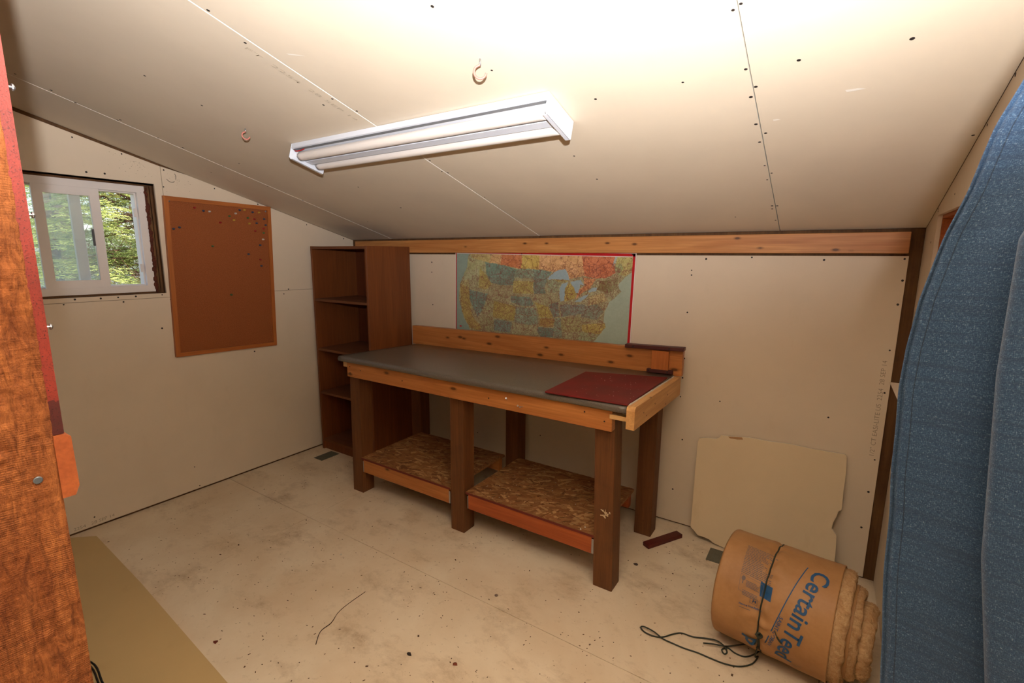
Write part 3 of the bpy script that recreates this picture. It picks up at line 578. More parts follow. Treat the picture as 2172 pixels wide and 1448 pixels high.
MAP=[
((118, 142, 134),[(1.043, 1.498), (1.17, 1.492), (1.159, 1.442), (1.145, 1.385), (1.111, 1.321), (1.09, 1.275), (1.078, 1.21), (1.079, 1.158), (1.099, 1.093), (1.115, 1.042), (1.156, 0.993), (1.172, 0.948), (1.033, 0.942)]),
((176, 152, 88),[(1.17, 1.492), (1.36, 1.486), (1.345, 1.413), (1.19, 1.448)]),
((196, 148, 92),[(1.36, 1.486), (1.431, 1.483), (1.42, 1.408), (1.33, 1.419)]),
((190, 100, 56),[(1.431, 1.483), (1.584, 1.48), (1.575, 1.383), (1.42, 1.408)]),
((192, 160, 72),[(1.584, 1.48), (1.707, 1.477), (1.699, 1.383), (1.575, 1.383)]),
((208, 152, 98),[(1.707, 1.477), (1.984, 1.472), (2.007, 1.351), (1.91, 1.332), (1.896, 1.37), (1.794, 1.371), (1.699, 1.383)]),
((196, 100, 62),[(1.984, 1.472), (2.202, 1.468), (2.183, 1.408), (2.193, 1.372), (2.135, 1.344), (2.078, 1.337), (2.007, 1.351)]),
((204, 128, 76),[(2.001, 1.34), (2.078, 1.334), (2.045, 1.287), (1.962, 1.225), (1.95, 1.216), (1.979, 1.273), (2.009, 1.296)]),
((178, 168, 96),[(2.197, 1.468), (2.294, 1.466), (2.285, 1.384), (2.246, 1.352), (2.218, 1.362), (2.192, 1.403)]),
((150, 166, 150),[(2.293, 1.384), (2.246, 1.347), (2.21, 1.304), (2.229, 1.268), (2.186, 1.229), (2.158, 1.206), (2.138, 1.15), (2.134, 1.096), (2.147, 1.069), (2.114, 1.022), (2.068, 0.979), (2.038, 0.804), (2.348, 0.845), (2.319, 1.385)]),
((160, 158, 108),[(1.162, 1.442), (1.299, 1.424), (1.291, 1.381), (1.189, 1.367), (1.145, 1.385)]),
((94, 122, 108),[(1.299, 1.424), (1.42, 1.408), (1.533, 1.383), (1.523, 1.284), (1.45, 1.276), (1.345, 1.29), (1.307, 1.345)]),
((118, 140, 116),[(1.533, 1.383), (1.661, 1.382), (1.664, 1.327), (1.53, 1.326)]),
((100, 128, 112),[(1.661, 1.382), (1.794, 1.371), (1.763, 1.327), (1.738, 1.252), (1.67, 1.295)]),
((166, 152, 76),[(1.519, 1.308), (1.664, 1.307), (1.667, 1.231), (1.516, 1.23)]),
((92, 118, 104),[(1.666, 1.301), (1.73, 1.286), (1.758, 1.238), (1.671, 1.231)]),
((100, 130, 116),[(1.498, 1.211), (1.637, 1.212), (1.668, 1.178), (1.658, 1.154), (1.567, 1.157), (1.495, 1.174)]),
((132, 146, 110),[(1.763, 1.322), (1.847, 1.313), (1.842, 1.251), (1.771, 1.247)]),
((168, 158, 100),[(1.098, 1.288), (1.164, 1.309), (1.167, 1.239), (1.085, 1.236)]),
((164, 142, 70),[(1.085, 1.275), (1.159, 1.252), (1.17, 1.156), (1.186, 1.067), (1.226, 1.024), (1.282, 0.996), (1.25, 0.968), (1.16, 0.98), (1.099, 1.093)]),
((166, 148, 74),[(1.256, 1.387), (1.307, 1.332), (1.345, 1.29), (1.368, 1.285), (1.314, 1.246), (1.244, 1.252)]),
((98, 132, 120),[(1.163, 1.239), (1.322, 1.215), (1.298, 1.157), (1.266, 1.098), (1.234, 1.057), (1.174, 1.156)]),
((150, 142, 100),[(1.345, 1.284), (1.519, 1.272), (1.498, 1.205), (1.353, 1.197)]),
((150, 150, 104),[(1.314, 1.208), (1.391, 1.193), (1.36, 1.098), (1.29, 1.106)]),
((164, 148, 68),[(1.368, 1.173), (1.538, 1.146), (1.525, 1.054), (1.36, 1.066)]),
((122, 148, 126),[(1.538, 1.146), (1.679, 1.143), (1.697, 1.103), (1.539, 1.095)]),
((124, 150, 128),[(1.535, 1.091), (1.697, 1.1), (1.701, 1.044), (1.611, 1.036), (1.525, 1.048)]),
((170, 154, 72),[(1.678, 1.184), (1.773, 1.161), (1.807, 1.093), (1.714, 1.092)]),
((160, 128, 62),[(1.714, 1.086), (1.817, 1.088), (1.809, 1.038), (1.712, 1.036)]),
((104, 134, 124),[(1.368, 1.054), (1.51, 1.047), (1.496, 0.977), (1.368, 0.978)]),
((148, 148, 104),[(1.234, 1.051), (1.36, 1.066), (1.368, 0.972), (1.266, 0.976)]),
((104, 124, 112),[(1.779, 1.173), (1.837, 1.193), (1.853, 1.108), (1.807, 1.099)]),
((112, 128, 116),[(1.851, 1.177), (2.012, 1.186), (2.062, 1.145), (1.866, 1.103)]),
((92, 120, 108),[(1.705, 1.032), (1.815, 1.03), (1.81, 0.976), (1.723, 0.968), (1.699, 1.002)]),
((118, 130, 110),[(2.013, 1.175), (2.083, 1.201), (2.132, 1.15), (2.087, 1.103), (1.991, 1.112)]),
((176, 158, 104),[(2.035, 1.232), (2.127, 1.258), (2.152, 1.216), (2.037, 1.182)]),
((120, 108, 60),[(2.102, 1.321), (2.143, 1.331), (2.139, 1.258), (2.092, 1.278)]),
((124, 122, 78),[(2.143, 1.331), (2.208, 1.346), (2.205, 1.283), (2.139, 1.258)]),
((150, 164, 110),[(2.195, 1.418), (2.224, 1.427), (2.233, 1.393), (2.218, 1.359), (2.197, 1.372)]),
((176, 158, 76),[(1.998, 1.068), (2.14, 1.088), (2.144, 1.063), (2.114, 1.022), (2.0, 1.028)]),
((150, 146, 92),[(1.859, 1.097), (1.991, 1.112), (1.994, 1.022), (1.868, 1.017)]),
((150, 160, 118),[(1.994, 1.022), (2.114, 1.022), (2.068, 0.967), (1.971, 0.957)]),
((118, 142, 118),[(1.817, 1.088), (1.859, 1.097), (1.869, 0.982), (1.817, 0.977)]),
((172, 152, 66),[(1.876, 1.224), (1.883, 1.269), (1.91, 1.309), (1.942, 1.283), (1.962, 1.25), (1.944, 1.216), (1.882, 1.196)]),
((170, 156, 90),[(1.802, 1.328), (1.91, 1.326), (1.898, 1.315), (1.835, 1.31)]),
((134, 158, 172),[(1.763, 1.324), (1.788, 1.351), (1.82, 1.377), (1.877, 1.389), (1.903, 1.359), (1.911, 1.325), (1.834, 1.329), (1.795, 1.323)]),
((134, 158, 172),[(1.845, 1.268), (1.86, 1.299), (1.904, 1.315), (1.883, 1.269), (1.877, 1.198), (1.852, 1.194)]),
((134, 158, 172),[(1.916, 1.315), (1.983, 1.329), (2.007, 1.295), (1.978, 1.301), (1.973, 1.251), (1.955, 1.25), (1.939, 1.288)]),
((134, 158, 172),[(1.948, 1.199), (1.987, 1.229), (2.037, 1.249), (2.017, 1.223), (1.981, 1.201)]),
((134, 158, 172),[(2.028, 1.263), (2.057, 1.285), (2.089, 1.29), (2.084, 1.269), (2.046, 1.26)]),
((150, 164, 160),[(2.172, 1.402), (2.186, 1.462), (2.2, 1.468), (2.188, 1.424)]),
]
u0, u1, v0, v1 = .0095, .9865, .0, .968
nx, nz = 520, 300
uu, vv = np.meshgrid(np.linspace(u0, u1, nx), np.linspace(v0, v1, nz))
XX = (1-vv)*((1-uu)*1.035+uu*2.292)+vv*((1-uu)*1.050+uu*2.306); ZZ = (1-vv)*.800+vv*((1-uu)*1.499+uu*1.480)
rad = (.0 + (np.minimum(uu-u0, u1-uu) < .006)*(np.minimum(v1-vv, 9) < .012))
def inside(poly, X, Z):
    r = np.zeros(X.shape, bool); n = len(poly)
    for i in range(n):
        x1, z1 = poly[i]; x2, z2 = poly[(i+1) % n]
        if z1 == z2: continue
        r ^= ((Z > z1) != (Z > z2)) & (X < (x2-x1)*(Z-z1)/(z2-z1)+x1)
    return r
def vnoise(X, Z, s, seed):
    rg = np.random.default_rng(seed); G = rg.random((256, 256)); fx_, fz_ = X*s, Z*s; ix, iz = np.floor(fx_).astype(int), np.floor(fz_).astype(int); fx_, fz_ = fx_-ix, fz_-iz
    g = lambda a, b: G[a % 256, b % 256]
    return (g(ix, iz)*(1-fx_)+g(ix+1, iz)*fx_)*(1-fz_)+(g(ix, iz+1)*(1-fx_)+g(ix+1, iz+1)*fx_)*fz_
colr = np.ones((nz, nx, 3))*np.array([156, 154, 112]); wet = np.zeros((nz, nx))
jx = XX+.006*(vnoise(XX, ZZ, 45, 1)-.5)+.004*(vnoise(XX, ZZ, 120, 2)-.5); jz = ZZ+.006*(vnoise(XX, ZZ, 45, 3)-.5)+.004*(vnoise(XX, ZZ, 120, 4)-.5)
for c, poly in MAP:
    k_ = inside(poly, jx, jz); colr[k_] = c; wet[k_] = 1.0 if c in ((118, 142, 134), (150, 166, 150), (134, 158, 172)) else 0
mott = (vnoise(XX, ZZ, 90, 5)-.5)*26+(vnoise(XX, ZZ, 190, 6)-.5)*30+(vnoise(XX, ZZ, 26, 7)-.5)*22
colr = colr+mott[..., None]*(1-.75*wet)[..., None]
colr = colr*.78+np.array([160, 156, 124])*.22; colr = np.clip(colr+10, 0, 255)/255; lc = np.where(colr <= .04045, colr/12.92, ((colr+.055)/1.055)**2.4)
# road density grows to the east and shrinks over the northern provinces
dens = np.clip((XX-1.05)/1.2, 0, 1)*.55+.45; dens *= np.clip(1.15-(ZZ-1.22)/.22*.75, .25, 1); dens *= (1-wet)
verts = np.stack([XX.ravel(), np.full(XX.size, -.0050), ZZ.ravel()], 1)
i_, j_ = np.meshgrid(np.arange(nx-1), np.arange(nz-1)); a_ = (j_*nx+i_).ravel(); Fq = np.stack([a_, a_+1, a_+nx+1, a_+nx], 1)
me = bpy.data.meshes.new('map_print'); me.vertices.add(len(verts)); me.vertices.foreach_set('co', verts.ravel()); me.loops.add(Fq.size); me.loops.foreach_set('vertex_index', Fq.ravel())
me.polygons.add(len(Fq)); me.polygons.foreach_set('loop_start', np.arange(len(Fq))*4); me.polygons.foreach_set('loop_total', np.full(len(Fq), 4)); me.update(calc_edges=True)
ca = me.color_attributes.new('print', 'FLOAT_COLOR', 'POINT'); ca.data.foreach_set('color', np.concatenate([lc.reshape(-1, 3), dens.reshape(-1, 1)], 1).ravel())
def map_mat():
    t = NT('map_print'); a = t.n('ShaderNodeVertexColor', layer_name='print'); v = t.co((1, 0, 1))
    c = a.outputs['Color']; D = a.outputs['Alpha']; wv = t.noise(v, 30, 3)
    wn = t.n('ShaderNodeMix', data_type='VECTOR'); wn.inputs[0].default_value = .035
    nz_ = t.n('ShaderNodeTexNoise'); nz_.inputs['Scale'].default_value = 40; t.l(v, nz_.inputs['Vector']); t.l(v, wn.inputs[4]); t.l(nz_.outputs['Color'], wn.inputs[5]); vv_ = wn.outputs[1]
    for sc, w, col, th in ((17, .030, lin(120, 62, 56), .0), (46, .055, lin(126, 66, 58), .45), (95, .07, lin(128, 84, 74), .62)):
        e = t.vor(vv_, sc, 'Distance', 'DISTANCE_TO_EDGE'); ln = t.ramp(e, [(w*.5, BW_[1]), (w, BW_[0])])
        n = t.noise(v, sc*.35, 2); gate = t.math('GREATER_THAN', t.math('SUBTRACT', D, t.math('MULTIPLY', n, th*1.2)), .12 if th else .05)
        c = t.mix(t.math('MULTIPLY', t.math('MULTIPLY', ln, gate), .62), c, col)
    dts = t.ramp(t.vor(v, 75), [(.10, BW_[1]), (.16, BW_[0])]); c = t.mix(t.math('MULTIPLY', t.math('MULTIPLY', dts, D), .55), c, lin(60, 44, 44))
    return t.out(c, .30, 0, .45)
obj('map_print', me, map_mat(), mp)
for xx, yy in ((1.58, 1.4745), (1.052, 1.487), (2.285, 1.474)):
    bm = bmesh.new(); tube(bm, [(xx, -.0054, yy), (xx, -.0072, yy)], .0035, 8); obj('tack', bm, M['screw'], mp)
bm = bmesh.new()
for (x0_, z0_) in ((1.087, .985),):
    pts = [(x0_+.011*math.cos(a), z0_+.005*math.sin(a)) for a in np.linspace(0, 6.28, 13)[:-1]]; prism(bm, pts, 'y', -.0056, -.0051)
obj('publisher_mark', bm, M['mapred'], mp)
# ================================================================ WORKBENCH
wb = thing('workbench', 'wooden workbench with grey countertop, five stout posts and two low shelves', 'workbench', (1.66, -.45, 0))
M['post'] = wood('brown_post', lin(92, 54, 26), lin(122, 76, 40), 'z', .045, .6, dirt=.25)
M['pinex'] = wood('orange_pine_x', lin(172, 104, 52), lin(200, 132, 72), 'x', .12, .42)
M['piney'] = wood('pale_pine_y', lin(196, 142, 84), lin(222, 172, 110), 'y', .06, .5)
M['pinez'] = wood('pine_block_z', lin(172, 96, 44), lin(196, 118, 60), 'z', 0, .45)
M['redpine'] = wood('red_pine_x', lin(156, 74, 36), lin(184, 96, 48), 'x', .06, .45)
M['palex'] = wood('pale_strip_x', lin(206, 160, 100), lin(228, 186, 126), 'x', 0, .5)
def leg(x, y, dx, zt, w=.089, name='leg'):      # slightly leaning square post
    bm = bmesh.new(); hexa(bm, [(x, y, 0), (x+w, y, 0), (x+w, y+.089, 0), (x, y+.089, 0), (x+dx, y, zt), (x+w+dx, y, zt), (x+w+dx, y+.089, zt), (x+dx, y+.089, zt)], .002)
    return obj(name, bm, M['post'], wb)
leg(.7955, -.7305, .020, .838); leg(1.5994, -.7305, .004, .838); l3 = leg(2.4309, -.7305, -.020, .838)
leg(.80, -.2115, .0, .82); leg(1.604, -.2115, .0, .825); leg(2.4389, -.2115, .002, .83)
for c in ((2.46, -.7315, .372), ):
    bm = bmesh.new()
    for i in range(26):
        p = Vector((2.478+random.gauss(0, .010), -.7335, .364+random.gauss(0, .009))); d = Vector((random.gauss(0, 1), random.gauss(-.3, .5), random.gauss(0, 1))).normalized()*random.uniform(.006, .017)
        w_ = d.orthogonal().normalized()*random.uniform(.002, .005); vs = [bm.verts.new(p+q) for q in (w_, -w_, d-w_*.4, d+w_*.4)]; bm.faces.new(vs)
    o = obj('splinter_tuft', bm, flat('pale_splinter', lin(196, 172, 136), .9), l3, kind='stuff'); o.location.y -= .002
# countertop: gently warped slab with a rolled front edge
def ctop(u, v):        # u 0..1 left-right, v 0..1 front-back
    x = .797+(2.574-.797)*u; zf, zb = .8745+.003*u, .849+.0245*u
    z = zf*(1-v)+zb*v; y = -.797+(-.1295+.797)*v+.0035*math.sin(u*9)*(1-v); return x, y, z
bm = bmesh.new(); nu = 48; prof = []
for a in np.linspace(-90, 90, 9): prof.append(('f', .014-.014*math.cos(math.radians(a)), -.018+.014*math.sin(math.radians(a)) if False else -.017+.016*math.sin(math.radians(a))))
rows = []
for i in range(nu+1):
    u = i/nu; row = []
    x, y, z = ctop(u, 1); row.append((x, y, z-.034)); x, y, z = ctop(u, 0); 
    for _, dy, dz in prof: row.append((x, y+dy, z+dz-.001))
    for v in (.06, .2, .4, .6, .8, 1.0): row.append(ctop(u, v))
    rows.append([bm.verts.new(p) for p in row])
for i in range(nu):
    A, Bv = rows[i], rows[i+1]; n = len(A)
    for k in range(n): bm.faces.new((A[k], A[(k+1) % n], Bv[(k+1) % n], Bv[k]))
bm.faces.new(rows[0][::-1]); bm.faces.new(rows[-1])
def lam():
    t = NT('grey_laminate'); v = t.co(); n = t.noise(v, 300, 3, .75); n2 = t.noise(v, 4, 4)
    c = t.mix(t.ramp(n, [(.35, BW_[0]), (.65, BW_[1])]), lin(80, 74, 66), lin(114, 107, 97)); c = t.mix(t.ramp(n2, [(.5, BW_[0]), (.8, (.3,)*3)]), c, lin(106, 94, 80)); t.bump(n, .08, .0004); return t.out(c, .30, 0, .5)
M['lam'] = lam(); obj('countertop', bm, M['lam'], wb, True, label='grey speckled laminate countertop with rolled front edge')
o = bpy.data.objects['countertop']
for p in o.data.polygons: p.use_smooth = abs(p.normal.x) < .5
ap = obj('apron', B((.841, -.7690, .750), (2.503, -.7310, .8395), .002), M['pinex'], wb)
obj('end_block', B((.765, -.735, .795), (.84, -.705, .822)), M['palex'], wb)
obj('support_strip', B((2.4935, -.776, .8085), (2.584, -.745, .8275), .001), M['palex'], wb, label='pale wood strip under the right front corner')
obj('back_apron', B((.80, -.1225, .74), (2.56, -.0935, .832), .002), M['pinex'], wb)
bm = bmesh.new(); hexa(bm, [(.750, -.130, .846), (2.612, -.130, .868), (2.612, -.093, .868), (.750, -.093, .846), (.750, -.130, .975), (2.612, -.130, .997), (2.612, -.093, .997), (.750, -.093, .975)], .0025)
obj('backsplash', bm, M['pinex'], wb, label='orange pine backsplash board with knots')
# right end rail with rounded top front corner
ys = [(-.812, .792), (-.812, .868), (-.808, .878), (-.798, .8835), (-.1305, .8655), (-.1305, .7735)]
bm = bmesh.new(); prism(bm, ys, 'x', 2.5765, 2.6105); bmesh.ops.recalc_face_normals(bm, faces=bm.faces); obj('end_rail', bm, M['piney'], wb, label='pale pine board closing the right end')
M['rusty'] = flat('brown_painted_steel', lin(88, 44, 38), .5, .2, var=.3)
def bar(x0, x1, z0, z1, zs, y0, y1, holes, name='angle_bar'):
    bm = bmesh.new(); hexa(bm, [(x0, y0, z0), (x1, y0, z0+zs), (x1, y1, z0+zs), (x0, y1, z0), (x0, y0, z1), (x1, y0, z1+zs), (x1, y1, z1+zs), (x0, y1, z1)], .0015)
    b = obj(name, bm, M['rusty'], wb, label='brown steel bar with screw holes')
    for hx in holes:
        bm = bmesh.new(); hz = (z0+z1)/2+zs*(hx-x0)/(x1-x0); tube(bm, [(hx, y0+.001, hz), (hx, y0-.0008, hz)], [.005, .004], 8); obj('screw', bm, M['screw'], b)
bar(2.322, 2.622, .992, 1.010, .010, -.162, -.118, (2.366, 2.552))
bar(2.440, 2.572, .874, .893, .004, -.152, -.131, (2.452, 2.546))
obj('mounting_block', B((2.462, -.151, .892), (2.549, -.1305, .993), .001), M['pinez'], wb, label='short upright pine block on the backsplash')
for i, (x, z) in enumerate(((1.986, .800), (2.045, .785), (2.073, .782))):
    p = Vector((x, -.7690, z)); d = Vector(((.35, -.8, .5), (.5, -.8, .15), (-.2, -.9, .15))[i]).normalized()*(.028, .02, .018)[i]
    bm = bmesh.new(); tube(bm, [p-d*.1, p+d, p+d*1.02, p+d*1.16], [.0017, .0017, .0042, .0042], 8); obj('screw', bm, M['zinc'], ap, label='screw standing proud of the apron')
for x, z in ((.868, .812), (.868, .775), (2.38, .815), (2.47, .790), (1.88, .79), (1.30, .79), (.96, .80)):
    bm = bmesh.new(); tube(bm, [(x, -.768, z), (x, -.7700, z)], [.004, .0035], 8); obj('screw', bm, M['screw'], ap)
for (y, z) in ((-.70, .835), (-.66, .812), (-.55, .835), (-.36, .83), (-.38, .79)):
    bm = bmesh.new(); tube(bm, [(2.610, y, z), (2.6112, y, z)], [.004, .003], 8); obj('screw', bm, M['rusty'], wb)
bm = bmesh.new(); tube(bm, smooth([(2.5785, y_, .8835-(y_+.798)*.027+.0006*math.sin(i*2)) for i, y_ in enumerate(np.linspace(-.79, -.14, 24))], 2), [.0028+.0016*random.random() for _ in range(47)], 6)
obj('caulk_bead', bm, flat('white_caulk', lin(206, 196, 180), .8), wb, label='rough white caulk along the end rail')
# shelves
def osb():
    t = NT('osb_core'); n = t.noise(t.co((1, 3, 1)), 30, 4, .7); return t.out(t.mix(t.ramp(n, [(.35, BW_[0]), (.65, BW_[1])]), lin(120, 76, 40), lin(160, 112, 66)), .7)
M['osb'] = osb(); M['rededge'] = flat('red_edge_paint', lin(112, 40, 30), .6, var=.3)
def flake_mat():
    t = NT('osb_flake'); a = t.n('ShaderNodeVertexColor', layer_name='tone'); n = t.noise(t.co((1, 1, 1)), 160, 3, .6)
    return t.out(t.mix(t.math('MULTIPLY', n, .45), a.outputs['Color'], lin(84, 48, 24)), .62, 0, .3)
M['flake'] = flake_mat()
def shelf(x0, x1, y0, y1, zf, zb, mat):
    bm = bmesh.new(); hexa(bm, [(x0, y0, zf-.012), (x1, y0, zf-.012), (x1, y1, zb-.012), (x0, y1, zb-.012), (x0, y0, zf), (x1, y0, zf), (x1, y1, zb), (x0, y1, zb)])
    s = obj('shelf', bm, M['osb'], wb); s.data.materials.append(M['rededge'])
    for p in s.data.polygons:
        if p.normal.y < -.8: p.material_index = 1
    n = int(1500*(x1-x0)/.72); V = []; Fq = []; C_ = []
    pal = [lin(170, 120, 72), lin(158, 106, 62), lin(148, 96, 56), lin(178, 130, 82), lin(128, 80, 46), lin(152, 102, 62), lin(164, 108, 66), lin(204, 158, 104)]
    for i in range(n):
        cx_, cy_ = random.uniform(x0+.01, x1-.01), random.uniform(y0+.008, y1-.008); a = random.gauss(.35, .55); l = random.uniform(.016, .055); w = random.uniform(.004, .012)
        if random.random() < .12: w = .0016
        t = min(l, cx_-x0, x1-cx_, (cy_-y0)*1.6+.004, (y1-cy_)*1.6+.004); l = max(t, .006)
        h = zf+(zb-zf)*(cy_-y0)/(y1-y0)+.0002+.0012*random.random(); b = len(V); tp = random.uniform(.4, 1)
        for dx, dy in ((-1, -1), (1, -tp), (.9, tp), (-.92, 1)):
            px = cx_+math.cos(a)*dx*l-math.sin(a)*dy*w; py = cy_+math.sin(a)*dx*l+math.cos(a)*dy*w
            V.append((px, min(max(py, y0+.0005), y1), h+random.uniform(0, .0006)))
        Fq.append((b, b+1, b+2, b+3)); c = random.choice(pal); k_ = random.uniform(.8, 1.08)
        if w < .002: c, k_ = lin(60, 32, 18), 1
        C_ += [(c[0]*k_, c[1]*k_, c[2]*k_, 1)]*4
    me = bpy.data.meshes.new('strand_layer'); me.from_pydata(V, [], Fq); ca = me.color_attributes.new('tone', 'FLOAT_COLOR', 'POINT'); ca.data.foreach_set('color', [q for c in C_ for q in c])
    o = obj('strand_layer', me, M['flake'], s); o['kind'] = 'stuff'
    obj('front_joist', B((x0+.014, y0+.004, zf-.094), (x1-.012, y0+.040, zf-.0125), .002), M[mat], wb)
    obj('rear_joist', B((x0+.014, y1-.045, zb-.094), (x1-.012, y1-.008, zb-.0125), .002), M[mat], wb)
    for xx in (x0+.010, x1-.012):
        obj('joist_hanger', B((xx, y0+.003, zf-.092), (xx+.0045 if xx < x1-.1 else xx+.010, y0+.006, zf-.022), .0005), M['zinc'], wb)
shelf(.886, 1.598, -.7345, -.2125, .236, .240, 'pinex'); shelf(1.703, 2.429, -.7345, -.2125, .2435, .246, 'redpine')
# ================================================================ RED BOARD ON THE BENCH
def redmat():
    t = NT('red_cutting_board'); v = t.co(); n = t.noise(v, 5, 5, .65); n2 = t.noise(v, 180, 3, .6)
    c = t.mix(t.ramp(n, [(.38, BW_[0]), (.68, BW_[1])]), lin(112, 26, 26), lin(92, 32, 30)); c = t.mix(t.ramp(n2, [(.62, BW_[0]), (.8, (.4,)*3)]), c, lin(140, 78, 72)); t.bump(n2, .1, .0006); return t.out(c, .55, 0, .3)
bm = bmesh.new(); q = [(2.203, -.808), (2.574, -.786), (2.572, -.246), (2.185, -.352)]
q = [(2.206, -.805), (2.5735, -.787), (2.5735, -.240), (2.186, -.345)]
def cth(x, y): v = (y+.797)/(.6675); u = (x-.797)/1.777; return (.8745+.003*u)*(1-v)+(.849+.0245*u)*v
hexa(bm, [(x, y, cth(x, y)+.0008) for x, y in q]+[(x, y, cth(x, y)+.0088) for x, y in q], .002)
one('red_board', 'dull red flat board lying on the right end of the grey countertop', 'board', bm, redmat(), (2.38, -.55, .873))
bm = bmesh.new()
for i in range(46):
    x, y = random.uniform(2.24, 2.56), random.uniform(-.76, -.32); s = random.choice((.0007, .0009, .0012, .0024 if i < 3 else .0008)); bmesh.ops.create_icosphere(bm, subdivisions=1, radius=s, matrix=Matrix.Translation((x, y, cth(x, y)+.0088+s*.7)))
for i in range(40):
    x, y = random.uniform(1.75, 2.40), random.uniform(-.72, -.3); s = random.choice((.0008, .001, .0013, .0022)); bmesh.ops.create_icosphere(bm, subdivisions=1, radius=s, matrix=Matrix.Translation((x, y, .2455+s*.7)))
for x, y in ((2.37, -.70), (2.36, -.725)): bmesh.ops.create_icosphere(bm, subdivisions=1, radius=.0042, matrix=Matrix.Translation((x, y, .2475)))
o = obj('plaster_crumbs', bm, flat('plaster_crumb', lin(214, 206, 196), .9)); o['kind'] = 'stuff'; o['label'] = 'white plaster crumbs on the red board and lower shelf'; o['category'] = 'crumbs'
# ================================================================ LEANING DRYWALL OFFCUT
ly = lambda z: -.1055+z*.149
bm = bmesh.new()
out = [(2.694, .508), (2.700, .530), (2.737, .540), (2.781, .541), (2.797, .553), (2.803, .566), (2.86, .570), (2.93, .580), (3.02, .580), (3.10, .586), (3.2, .583), (3.326, .585), (3.333, .575), (3.337, .51), (3.336, .42), (3.338, .337), (3.326, .325), (3.322, .30), (3.312, .27), (3.309, .24), (3.33, .216), (3.334, .15), (3.335, .05), (3.330, .003), (3.1, .003), (2.94, .003), (2.872, .006), (2.82, .014), (2.80, .026), (2.761, .030), (2.743, .028), (2.72, .050), (2.704, .060), (2.700, .2), (2.696, .36)]
nrm = Vector((0, 1, -.149)).normalized()
A = [bm.verts.new((x, ly(z), z)) for x, z in out]; Bv = [bm.verts.new(v.co+nrm*.0125) for v in A]; n = len(A)
bm.faces.new(A); bm.faces.new(Bv[::-1])
for i in range(n): bm.faces.new((A[i], Bv[i], Bv[(i+1) % n], A[(i+1) % n]))
lb = one('broken_drywall', 'cream sheet of drywall with broken edges leaning on the back wall', 'drywall', bm, M['dryb'], (3.02, -.09, 0))
lb.data.materials.append(M['gyp'])
for p in lb.data.polygons:
    if abs(p.normal.y) < .8: p.material_index = 1
bm = bmesh.new(); tp = [(2.835, .566), (2.90, .5745), (2.905, .565), (2.88, .560), (2.845, .559)]
bm.faces.new([bm.verts.new((x, ly(z)-.0008, z)) for x, z in tp]); ch = obj('torn_patch', bm, flat('brown_paper_core', lin(166, 124, 84), .8)); ch.parent = lb; ch.data.transform(Matrix.Translation(-Vector(lb.location)))
# ================================================================ INSULATION ROLL
ra, rb = Vector((2.968, -.643, .197)), Vector((3.333, -.689, .197)); RR = .196
ax = (rb-ra).normalized(); ru = ax.cross(Vector((0, 0, 1))).normalized(); ru = -ru if ru.y > 0 else ru; rw = Vector((0, 0, 1))
def rdisp(s, ph):
    d = -.0055*math.exp(-((s-.162)/.010)**2)*(1-.5*max(0, -math.sin(ph)))
    k = math.exp(-((s-.162)/.036)**2); d += k*.0030*math.sin(ph*19+3*noise.noise((s*30, ph*2, 0)))+.0016*noise.noise((s*16, math.cos(ph)*5, math.sin(ph)*5))
    d += .0045*k*(noise.noise((s*26, ph*6.5, 5.)))*math.exp(-((ph-.15)/.9)**2)*2.4
    return d
def cyl(s, arc, lift=0.0):
    ph = arc/RR; r = RR+rdisp(s, ph)+lift; p = ra+ax*s+(ru*math.cos(ph)+rw*math.sin(ph))*r
    return Vector((p.x, p.y, max(p.z, .0012)))
roll = thing('insulation_roll', 'roll of fibreglass insulation in brown kraft paper, blue lettering, tied with cord', 'insulation', (3.15, -.665, 0))
def kraft():
    t = NT('kraft_paper'); v = t.co(); n = t.noise(v, 6, 5, .65); n2 = t.noise(v, 90, 3, .6)
    c = t.mix(t.ramp(n, [(.35, BW_[0]), (.68, BW_[1])]), lin(176, 132, 86), lin(158, 114, 70)); c = t.mix(t.math('MULTIPLY', n2, .25), c, lin(110, 70, 40)); t.bump(t.noise(v, 26, 5, .6), .35, .003); return t.out(c, .55, 0, .35)
M['kraft'] = kraft(); M['blue'] = flat('blue_ink', lin(28, 78, 122), .6, var=.15); M['greyink'] = flat('grey_ink', lin(112, 98, 92), .7)
bm = bmesh.new(); ns, npz = 96, 220; G = []
for i in range(ns+1):
    s = .368*i/ns; edge = .0015*math.sin(0)  # paper tube
    rowv = []
    for k in range(npz):
        rowv.append(bm.verts.new(cyl(s, 2*math.pi*RR*k/npz, -.004 if i == 0 else (-.0015 if i == 1 else 0))))
    G.append(rowv)
inn = [bm.verts.new(cyl(.012, 2*math.pi*RR*k/npz, -.010)) for k in range(npz)]
G.insert(0, inn)
inr = [bm.verts.new(cyl(.3675, 2*math.pi*RR*k/npz, -.0025)) for k in range(npz)]; inr2 = [bm.verts.new(cyl(.34, 2*math.pi*RR*k/npz, -.010)) for k in range(npz)]; G += [inr, inr2]
for A, Bv in zip(G[:-1], G[1:]):
    for k in range(npz): bm.faces.new((A[k], A[(k+1) % npz], Bv[(k+1) % npz], Bv[k]))
obj('paper_wrap', bm, M['kraft'], roll, True)
def fluff():
    t = NT('fibreglass'); v = t.co(); n = t.noise(v, 40, 5, .75, 1.0); n2 = t.noise(t.co((1, 1, 1)), 190, 4, .7, .8)
    c = t.mix(t.ramp(n, [(.3, BW_[0]), (.7, BW_[1])]), lin(186, 142, 96), lin(226, 192, 146)); c = t.mix(t.math('MULTIPLY', n2, .5), c, lin(112, 72, 42)); t.bump(n2, .9, .004); return t.out(c, .9, 0, .1)
M['fluff'] = fluff()
